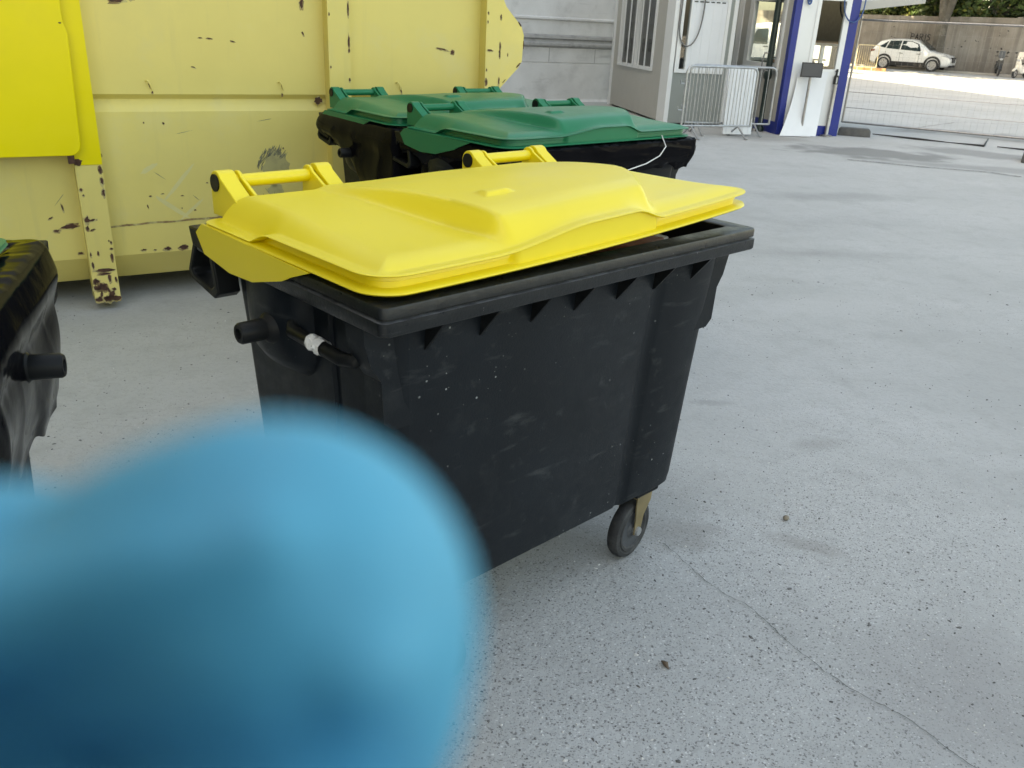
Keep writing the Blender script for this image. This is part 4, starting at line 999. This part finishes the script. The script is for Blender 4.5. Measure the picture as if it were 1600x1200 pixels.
# ------------------------------------------------------------------ parked white car (x forward)
def make_car():
    P0 = gz_(1383, 107.5); P1 = gz_(1450, 112)
    d = (P1 - P0); az = atan2(d.y, d.x); Lw = 2.67
    # near-side wheel contacts give the heading; the car's near side is its right side
    mid = (P0 + P1) / 2
    t = thing('parked_car', (0, 0, 0), az, 'white parked suv with dark wheel arches in front of the graffiti wall', 'car')
    nrm = Vector((-sin(az), cos(az), 0)); t.location = mid + nrm * .80; t.scale = (1.07,) * 3
    Wd = .92
    st = [  # x, z bottom, z belt, z top, half width belt, half width roof
        (-2.20, .55, .80, .82, .70, .60), (-2.16, .36, .98, 1.00, .80, .66), (-2.0, .30, 1.06, 1.22, .87, .68), (-1.75, .28, 1.08, 1.50, .90, .66), (-1.35, .26, 1.06, 1.605, .92, .66), (-.7, .24, 1.03, 1.645, .92, .66),
        (0, .24, 1.0, 1.63, .92, .66), (.35, .24, .985, 1.56, .92, .65), (.75, .24, .98, 1.32, .91, .66), (1.08, .24, .985, 1.06, .91, .72), (1.3, .24, .98, 1.02, .91, .74), (1.8, .26, .90, .94, .87, .70), (2.08, .30, .78, .82, .79, .62), (2.22, .40, .66, .69, .68, .55)]
    mb = MB(); rings = []
    for x, zb, zl, zt, wb, wr in st:
        R = [(x, -wb * .80, zb), (x, -wb * .97, zb + .10), (x, -wb, lerp(zb, zl, .55)), (x, -wb * .985, zl), (x, -lerp(wb, wr, .55), lerp(zl, zt, .55)), (x, -wr, zt - (zt - zl) * .06), (x, -wr * .6, zt + .02), (x, 0, zt + .03)]
        rings.append(R + [(x, -y, z) for x, y, z in R[-2::-1]])
    mb.loft(rings, (True, True))
    body = mb.build('body', m_car, t, smooth=35)
    # glass, following the greenhouse with 4 mm standoff
    def gl(name, pts):
        m = MB(); m.add(pts, [tuple(range(len(pts)))]); return m.build(name, m_vanglass, t, smooth=0)
    def at(x, k, s):    # point on the side greenhouse
        for a, b in zip(st[:-1], st[1:]):
            if a[0] <= x <= b[0]:
                f = (x - a[0]) / (b[0] - a[0]); c = [lerp(a[i], b[i], f) for i in range(6)]
                z = lerp(c[2], c[3], k); y = lerp(c[4] * .985, lerp(c[4], c[5], .55), k / .55) if k < .55 else lerp(lerp(c[4], c[5], .55), c[5], (k - .55) / .39)
                return (x, s * (y + .012), z)
    for s in (-1, 1):
        gl('side_window', [at(-.52, .10, s), at(.05, .10, s), at(.62, .12, s), at(.40, .80, s), at(.0, .88, s), at(-.50, .88, s)])
        gl('side_window', [at(-1.32, .12, s), at(-.58, .10, s), at(-.56, .88, s), at(-1.2, .86, s)])
        gl('side_window', [at(-1.72, .30, s), at(-1.38, .14, s), at(-1.27, .85, s)])
    gl('windscreen', [(1.06, -.68, 1.14), (1.06, .68, 1.14), (.40, .58, 1.635), (.40, -.58, 1.635)])
    gl('rear_window', [(-2.05, -.58, 1.20), (-2.05, .58, 1.20), (-1.78, .55, 1.50), (-1.78, -.55, 1.50)])
    for x in (-1.335, 1.335):
        for s in (-1, 1):
            mb = MB()
            mb.loft([[(x + r * cos(a), s * y, .36 + r * sin(a)) for a in [radians(k) for k in range(-12, 193, 12)]] for r, y in ((.355, .90), (.46, .925), (.47, .938), (.36, .945))], (False, False), False)
            mb.build('wheel_arch', m_clad, t, smooth=40)
            mb = MB(); c = lambda a, b, h: (x + a, s * h, .335 + b)
            mb.lathe([(.20, .72), (.31, .70), (.335, .73), (.335, .90), (.31, .925), (.235, .925), (.225, .90), (0.01, .89)], c, 28)
            wh = mb.build('wheel', m_tyre, t, smooth=40)
            mb = MB(); mb.lathe([(.225, .905), (.235, .93), (.215, .93), (.205, .91)], c, 28)
            for k in range(10):
                a = 2 * pi * k / 10; dx, dz = cos(a), sin(a); px, pz = -dz * .011, dx * .011
                mb.add([c(.05 * dx + px, .05 * dz + pz, .925), c(.05 * dx - px, .05 * dz - pz, .925), c(.215 * dx - px, .215 * dz - pz, .925), c(.215 * dx + px, .215 * dz + pz, .925)], [(0, 1, 2, 3)])
            mb.lathe([(.06, .90), (.055, .93), (.01, .932)], c, 12); mb.build('rim', m_chrome, wh, smooth=40)
    mb = MB()
    for s in (-1, 1): mb.box(-.95, .95, s * .905 - .03, s * .905 + .03, .23, .45)
    mb.box(-2.23, -2.10, -.62, .62, .33, .52); mb.box(2.10, 2.24, -.55, .55, .28, .37); mb.build('cladding', m_clad, t, smooth=0, bevel=.02)
    mb = MB(); mb.prism([(-.40, .80), (.40, .80), (.30, .52), (-.30, .52)], lambda p, q, tt: (tt, p, q), 2.05, 2.245); mb.build('grille', m_clad, t, smooth=0)
    mb = MB()
    for z in (.59, .66, .73): mb.box(2.245, 2.25, -.34, .34, z - .008, z + .008)
    mb.build('grille_bar', m_chrome, t, smooth=0)
    for s in (-1, 1):
        mb = MB(); mb.prism([(1.72, .86), (1.98, .80), (2.20, .70), (2.17, .77), (1.95, .90)], lambda p, q, tt: (p, s * (tt - max(0, (p - 1.75)) * .42), q), .70, .915); mb.build('headlight', m_lamp, t, smooth=0)
        mb = MB(); mb.prism([(2.02, .46), (2.17, .44), (2.18, .54), (2.05, .55)], lambda p, q, tt: (p, s * (tt - max(0, p - 1.8) * .5), q), .75, .88); mb.build('fog_light', m_clad, t, smooth=0)
        mb = MB(); mb.prism([(-1.95, 1.06), (-2.14, 1.02), (-2.18, .92), (-1.98, .94)], lambda p, q, tt: (p, s * tt, q), .60, .875); mb.build('tail_light', m_red, t, smooth=0)
        mb = MB(); ball(mb, (.66, s * .99, 1.02), (.07, .09, .06)); mb.build('mirror', m_car, t, smooth=60)
        mb = MB()
        for x in (-.55, .42): mb.box(x, x + .20, s * .905 - .025, s * .905 + .025, .88, .905)
        for x in (-.50, .55, -1.33): mb.box(x, x + .012, s * .90 - .022, s * .90 + .0215, .42, .96)
        mb.build('door_trim', m_hub, t, smooth=0)
    return t
make_car()

# ------------------------------------------------------------------ scooters
def scooter(loc, rz, body_m, label, k=1.):
    t = thing('scooter', loc, rz, label, 'scooter', 'scooters parked along the wall')
    for x in (-.62, .62):
        mb = MB(); mb.lathe([(.13, -.05), (.22, -.05), (.25, -.02), (.25, .02), (.22, .05), (.13, .05)], lambda a, b, h: (x + a, h, .25 + b), 24); wh = mb.build('wheel', m_tyre, t, smooth=40)
        mb = MB(); mb.lathe([(.15, -.04), (.14, -.052), (.05, -.055), (.05, .055), (.14, .052), (.15, .04)], lambda a, b, h: (x + a, h, .25 + b), 20); mb.build('rim', m_chrome, wh, smooth=40)
    mb = MB()
    mb.loft([[(x, y * w_, z0 + (z1 - z0) * q) for y, q in ((-1, .1), (-1, .8), (-.5, 1), (.5, 1), (1, .8), (1, .1), (.5, 0), (-.5, 0))] for x, w_, z0, z1 in ((-.85, .06, .62, .74), (-.6, .14, .45, .76), (-.2, .17, .28, .72), (-.05, .17, .26, .45), (.25, .17, .26, .40), (.36, .17, .3, .75), (.46, .14, .42, 1.0), (.52, .10, .55, 1.05))])
    mb.tube([(.42, 0, .85), (.55, 0, .55), (.62, 0, .25)], .04, 8)
    mb.prism([(.38, .44), (.62, .55), (.86, .42), (.84, .36), (.62, .50), (.42, .38)], lambda p, q, tt: (p, tt, q), -.07, .07)
    mb.build('fairing', body_m, t, smooth=40)
    mb = MB(); mb.loft([[(x, y * w_, z + .04 * q) for y, q in ((-1, 0), (-.8, 1.4), (.8, 1.4), (1, 0))] for x, w_, z in ((-.8, .1, .76), (-.45, .15, .76), (-.1, .13, .73))]); mb.build('seat', m_dark, t, smooth=40)
    mb = MB(); mb.tube([(.45, 0, 1.0), (.40, 0, 1.08)], .03, 8); mb.tube([(.30, -.34, 1.10), (.40, -.15, 1.10), (.40, .15, 1.10), (.30, .34, 1.10)], .018, 8)
    for s in (-1, 1): mb.tube([(.38, s * .22, 1.1), (.40, s * .27, 1.28)], .008, 6)
    mb.build('handlebar', m_dark, t, smooth=50)
    for s in (-1, 1):
        mb = MB(); ball(mb, (.41, s * .28, 1.32), (.02, .07, .05), 10); mb.build('mirror', m_dark, t, smooth=60)
    mb = MB(); ball(mb, (.53, 0, .93), (.04, .09, .06), 12); mb.build('headlight', m_lamp, t, smooth=60)
    mb = MB(); mb.prism([(.40, 1.0), (.44, 1.0), (.36, 1.38), (.33, 1.38)], lambda p, q, tt: (p, tt, q), -.16, .16); mb.build('windshield', body_m, t, smooth=0)
    return t
m_sblk = mat('dark scooter paint', (.05, .053, .055), .3, var=.2, vscale=6); m_swht = mat('white scooter paint', (.75, .72, .66), .3)
sA = scooter(gz_(1556, 119), radians(250), m_sblk, 'dark scooter parked against the concrete wall right of the car')
sB = scooter(gz_(1592, 122.5), radians(215), m_swht, 'sunlit white and orange scooter at the right picture edge')
mb = MB(); mb.box(-.95, -.55, -.2, .2, .78, 1.12); mb.build('top_box', m_orange, sB, smooth=0, bevel=.04)

# cream barrier and timber beyond the booth
bp = gz_(1334, 109)
barrier(bp, atan2(-.25, 1), 1.15, 1.35, 'cream painted barrier on the pavement left of the parked car', 9, m_barr)
mb = MB(); mb.box(-.9, .9, -.12, .12, .0, .16); o = tag(mb.build('timber_beam', m_wood, smooth=0, bevel=.02), 'short timber beam lying beside the cream barrier', 'beam'); q = gz_(1358, 110); o.location = q; o.rotation_euler = (0, 0, -.5)

# ------------------------------------------------------------------ white van seen through the booth
vt = thing('delivery_van', (12.55, 46.6, 0), radians(173), 'white delivery van seen through the booth side window', 'van')
st = [(-2.6, .35, 2.05, .86), (-2.55, .3, 2.15, .92), (.6, .3, 2.18, .92), (1.05, .3, 2.12, .92), (1.55, .3, 1.45, .92), (2.1, .3, 1.18, .88), (2.45, .32, .95, .82), (2.55, .4, .75, .72)]
mb = MB(); mb.loft([[(x, -w_ * .96, zb), (x, -w_, zb + .2), (x, -w_, lerp(zb, zt, .55)), (x, -w_ * .9, zt - .08), (x, -w_ * .75, zt), (x, w_ * .75, zt), (x, w_ * .9, zt - .08), (x, w_, lerp(zb, zt, .55)), (x, w_, zb + .2), (x, w_ * .96, zb)] for x, zb, zt, w_ in st])
mb.build('body', m_car, vt, smooth=30)
for s in (-1, 1):
    mb = MB(); mb.add([(.55, s * .928, 1.18), (1.52, s * .928, 1.18), (1.10, s * .90, 1.86), (.6, s * .885, 1.92)], [(0, 1, 2, 3)]); mb.build('side_window', m_vanglass, vt, smooth=0)
    mb = MB(); ball(mb, (1.42, s * 1.05, 1.28), (.06, .1, .14)); mb.build('mirror', m_clad, vt, smooth=60)
    mb = MB(); mb.box(.42, .44, s * .915, s * .926, .4, 1.95); mb.box(.15, .38, s * .92, s * .94, 1.05, 1.09); mb.box(.5, .72, s * .92, s * .94, 1.05, 1.09); mb.box(-2.4, .4, s * .915, s * .93, .55, .62); mb.build('door_trim', m_clad, vt, smooth=0)
    for x in (-1.6, 1.65):
        mb = MB(); mb.lathe([(.18, .70), (.31, .70), (.33, .74), (.33, .90), (.30, .935), (.18, .94), (.17, .90), (.01, .9)], lambda a, b, h: (x + a, s * h, .33 + b), 24); mb.build('wheel', m_tyre, vt, smooth=40)
tm = stroke_text('INYEC', 0, 0, .17, .15, .025, None, 'x'); lm = MB()
for s in (1,):
    vv = [(-.30 - x, .932, 1.30 + z) for x, _, z in tm.v]; lm.add(vv, tm.f)
    lm.box(-.70, -.66, .925, .934, 1.55, 1.85); lm.box(-.70, -.58, .925, .934, 1.55, 1.59)
lm.build('lettering', m_cableg, vt, smooth=0)

# ------------------------------------------------------------------ trees
def tree(loc, th, r, cz, ch, n, leaf, label, mats, seed, trunk_r=.28, fork=None, dens=1.):
    rnd = random.Random(seed); t = thing('leafy_tree', loc, 0, label, 'tree', 'trees along the street wall')
    mb = MB(); k = 8
    top = cz
    mb.tube([(.03 * sin(i), .03 * cos(i * 2), th * i / k) for i in range(k + 1)], [trunk_r * (1.25 if i == 0 else 1 - .35 * i / k) for i in range(k + 1)], 12)
    for b in range(7):
        a = 2 * pi * b / 7 + rnd.uniform(-.3, .3); ln = r * rnd.uniform(.5, .85); zt = cz + rnd.uniform(-.3, .6) * ch
        mb.tube([(0, 0, th * .93), (ln * .35 * cos(a), ln * .35 * sin(a), lerp(th, zt, .5)), (ln * cos(a), ln * sin(a), zt)], [trunk_r * .5, trunk_r * .3, .03], 7)
    if fork:
        for pts, rr in fork: mb.tube(pts, rr, 10)
    mb.build('trunk', m_bark, t, smooth=50)
    cm = MB()
    cl = []
    for i in range(int(26 * dens)):
        a = rnd.uniform(0, 2 * pi); u = rnd.uniform(-1, 1); q = sqrt(1 - u * u); s = rnd.uniform(.35, 1) ** .5
        cl.append((r * q * s * cos(a), r * q * s * sin(a), cz + ch * u * s, rnd.uniform(.22, .42) * r, 1 if rnd.random() < .10 else 0))
    for i in range(n):
        cx, cy, cz_, cr, ci = rnd.choice(cl)
        v = Vector((rnd.gauss(0, 1), rnd.gauss(0, 1), rnd.gauss(0, .8))); v = v.normalized() * cr * rnd.random() ** .4
        p = Vector((cx, cy, cz_)) + v; s = leaf * rnd.uniform(.6, 1.3)
        ax = Vector((rnd.gauss(0, 1), rnd.gauss(0, 1), rnd.gauss(0, .5))).normalized(); bx = ax.cross(Vector((rnd.gauss(0, 1), rnd.gauss(0, 1), rnd.gauss(0, 1)))).normalized()
        cm.cur = ci if rnd.random() < .8 else 1 - ci
        cm.add([p - ax * s, p - bx * s * .5 + ax * s * .1, p + ax * s, p + bx * s * .5 + ax * s * .1], [(0, 1, 2, 3)])
    cm.build('crown', mats, t, smooth=0)
    return t
LM = [m_leaf, m_leafsun]
# bushy trees behind the wall
for i, (x, y, r, cz, ch, lab) in enumerate([(-1.5, 3.0, 2.6, 4.2, 2.3, 'bushy dark green tree behind the wall at the booth corner'), (2.3, 3.2, 2.7, 4.6, 2.4, 'leafy tree behind the wall above the parked car roof'), (6.3, 3.0, 2.8, 4.5, 2.4, 'leafy tree behind the wall just right of the thick trunk'),
                                              (10.2, 3.2, 2.8, 4.6, 2.5, 'leafy tree behind the wall above the dark scooter'), (14.2, 3.2, 2.8, 4.6, 2.5, 'leafy tree behind the wall at the right picture edge')]):
    p = wallpt(x, y, 0); tree(p, 3.0, r, cz, ch, 3800, .20, lab, LM, 20 + i, .14)
for i, x in enumerate((-5, 0., 4.5, 8.6, 13.)):
    p = wallpt(x, 9.5, 0); tree(p, 4, 3.8, 6.0, 4.2, 2600, .34, 'tall dense tree standing in the second row well behind the wall', LM, 40 + i, .2)
# thick trunk in front of the wall
p = wallpt(4.55, -.75, 0)
tree(p, 3.2, 5.5, 13, 3.2, 2600, .5, 'thick forked grey trunk in front of the concrete wall beside the car', LM, 60, .42,
     fork=[([(0, 0, 3.0), (-.25, .0, 4.0), (-1.2, 0, 8), (-2.2, .3, 11.5)], [.30, .24, .18, .08]), ([(0, 0, 3.0), (.28, .1, 4.0), (1.0, .3, 8), (1.8, .2, 12)], [.30, .25, .18, .08]), ([(0, 0, 2.9), (0, .2, 6), (0, .3, 12)], [.2, .12, .06])])
# unseen tall street trees, added to throw shade on the wall and car
for i, (x, y) in enumerate(((11.0, 52.5), (16.2, 49.6), (15.6, 46.6), (6.0, 56))):
    tree((x, y, 0), 10.5, 5.6, 13.5, 3.0, 2600, .55, ('unseen plane tree added beyond the booth to shade the car', 'unseen high crowned plane tree added for shade, middle of three', 'unseen plane tree added for shade nearest the street edge', 'unseen plane tree added for shade farthest along the street')[i], LM, 70 + i, .35)

# ------------------------------------------------------------------ gloved hand right in front of the lens
def cp(u, v, d): return Vector((0, 0, CAMH)) + IR * ((u - 800) / FPX * d) + ID * ((v - 600) / FPX * d) + fw * d
hand = thing('gloved_hand', cp(-1500, 1500, .06), 0, 'blue gloved fingertips blurred right in front of the camera', 'hand')
hm = MB()
def chain(pts, sub=8):
    P = [(cp(u, v, d), r) for u, v, d, r in pts]; C = []; R = []
    for i in range(len(P) - 1):
        p0, p1, p2, p3 = P[max(i - 1, 0)], P[i], P[i + 1], P[min(i + 2, len(P) - 1)]
        for k in range(sub):
            t = k / sub; f = lambda a, b, c, d: .5 * (2 * b + (c - a) * t + (2 * a - 5 * b + 4 * c - d) * t * t + (3 * b - a - 3 * c + d) * t ** 3)
            C.append(f(p0[0], p1[0], p2[0], p3[0])); R.append(f(p0[1], p1[1], p2[1], p3[1]))
    C.append(P[-1][0]); R.append(P[-1][1])
    hm.tube(C, R, 16)
    for q, r in ((C[0], R[0]), (C[-1], R[-1])): ball(hm, q, (r, r, r), 16)
chain([(-1850, 1350, .062, .0105), (-900, 1120, .056, .0098), (-350, 1010, .051, .0088), (-60, 970, .049, .0082), (50, 980, .0488, .0084), (150, 1010, .0483, .0076), (265, 950, .047, .0089), (410, 935, .046, .0101), (462, 965, .046, .0101), (470, 1075, .047, .0096)])   # index, bent at the tip
chain([(-200, 990, .0405, .0026), (60, 960, .0400, .0030), (250, 905, .0385, .0028), (420, 850, .0378, .0018)]); chain([(640, 1010, .0405, .0016), (560, 1050, .0385, .0024), (470, 1075, .0390, .0018)])   # glove folds
chain([(-1850, 1900, .060, .0105), (-900, 1500, .056, .0098), (-300, 1340, .053, .0090), (80, 1300, .0525, .0087), (300, 1280, .052, .0085), (420, 1310, .052, .0080)])   # middle
chain([(-1850, 2450, .058, .0100), (-900, 2000, .052, .0092), (-300, 1660, .040, .0088), (150, 1600, .037, .0085), (480, 1600, .036, .0082)])   # ring, set just below the frame to block light from beneath
chain([(-1850, 2950, .060, .0088), (-1000, 2600, .055, .0080), (-450, 2500, .052, .0070)])   # little
chain([(-3400, 1900, .068, .014), (-2300, 2200, .05, .012), (-900, 1960, .036, .0112), (250, 1790, .031, .0105), (820, 1750, .030, .0098)])   # thumb, set out of frame to close the gap where light enters
chain([(-1850, 1450, .062, .013), (-2900, 1700, .066, .016), (-4000, 2000, .072, .017)]); chain([(-1850, 1950, .060, .013), (-2900, 2000, .066, .017), (-4000, 2150, .072, .018)])
chain([(-1850, 2450, .060, .013), (-2900, 2300, .066, .017), (-4000, 2300, .072, .018)]); chain([(-1850, 2900, .061, .012), (-2900, 2600, .067, .015), (-4000, 2450, .074, .017)])
chain([(-4000, 2200, .073, .024), (-5200, 2500, .080, .027), (-7000, 2900, .095, .031)])
ho = remesh(hm, 'glove', m_glove, None, .0009, 5)
ho.parent = hand; ho.matrix_parent_inverse = Matrix.Translation(-hand.location)

# unseen phone body added to block light and darken the glove: the lens sits in the corner of its dark back, the gloved fingers hover before it
ph = thing('smartphone', (0, 0, CAMH), 0, 'dark smartphone added unseen behind the lens to shade the gloved fingers', 'phone')
def pp(x, y, z): return IR * x + ID * y - fw * z
def slab(mb, x0, x1, y0, y1, z0, z1, r=.009):
    R_ = rrect((x0 + x1) / 2, (y0 + y1) / 2, (x1 - x0) / 2, (y1 - y0) / 2, r, 0, (2, 2), 6)
    mb.loft([[pp(x, y, z) for x, y, _ in R_] for z in (z0, z1)])
mb = MB(); slab(mb, -.130, .030, -.018, .060, .0045, .0125); mb.build('body', m_screen, ph, smooth=0)
mb = MB(); slab(mb, -.126, .026, -.014, .056, .0125, .0128); mb.build('screen', m_vanglass, ph, smooth=0)
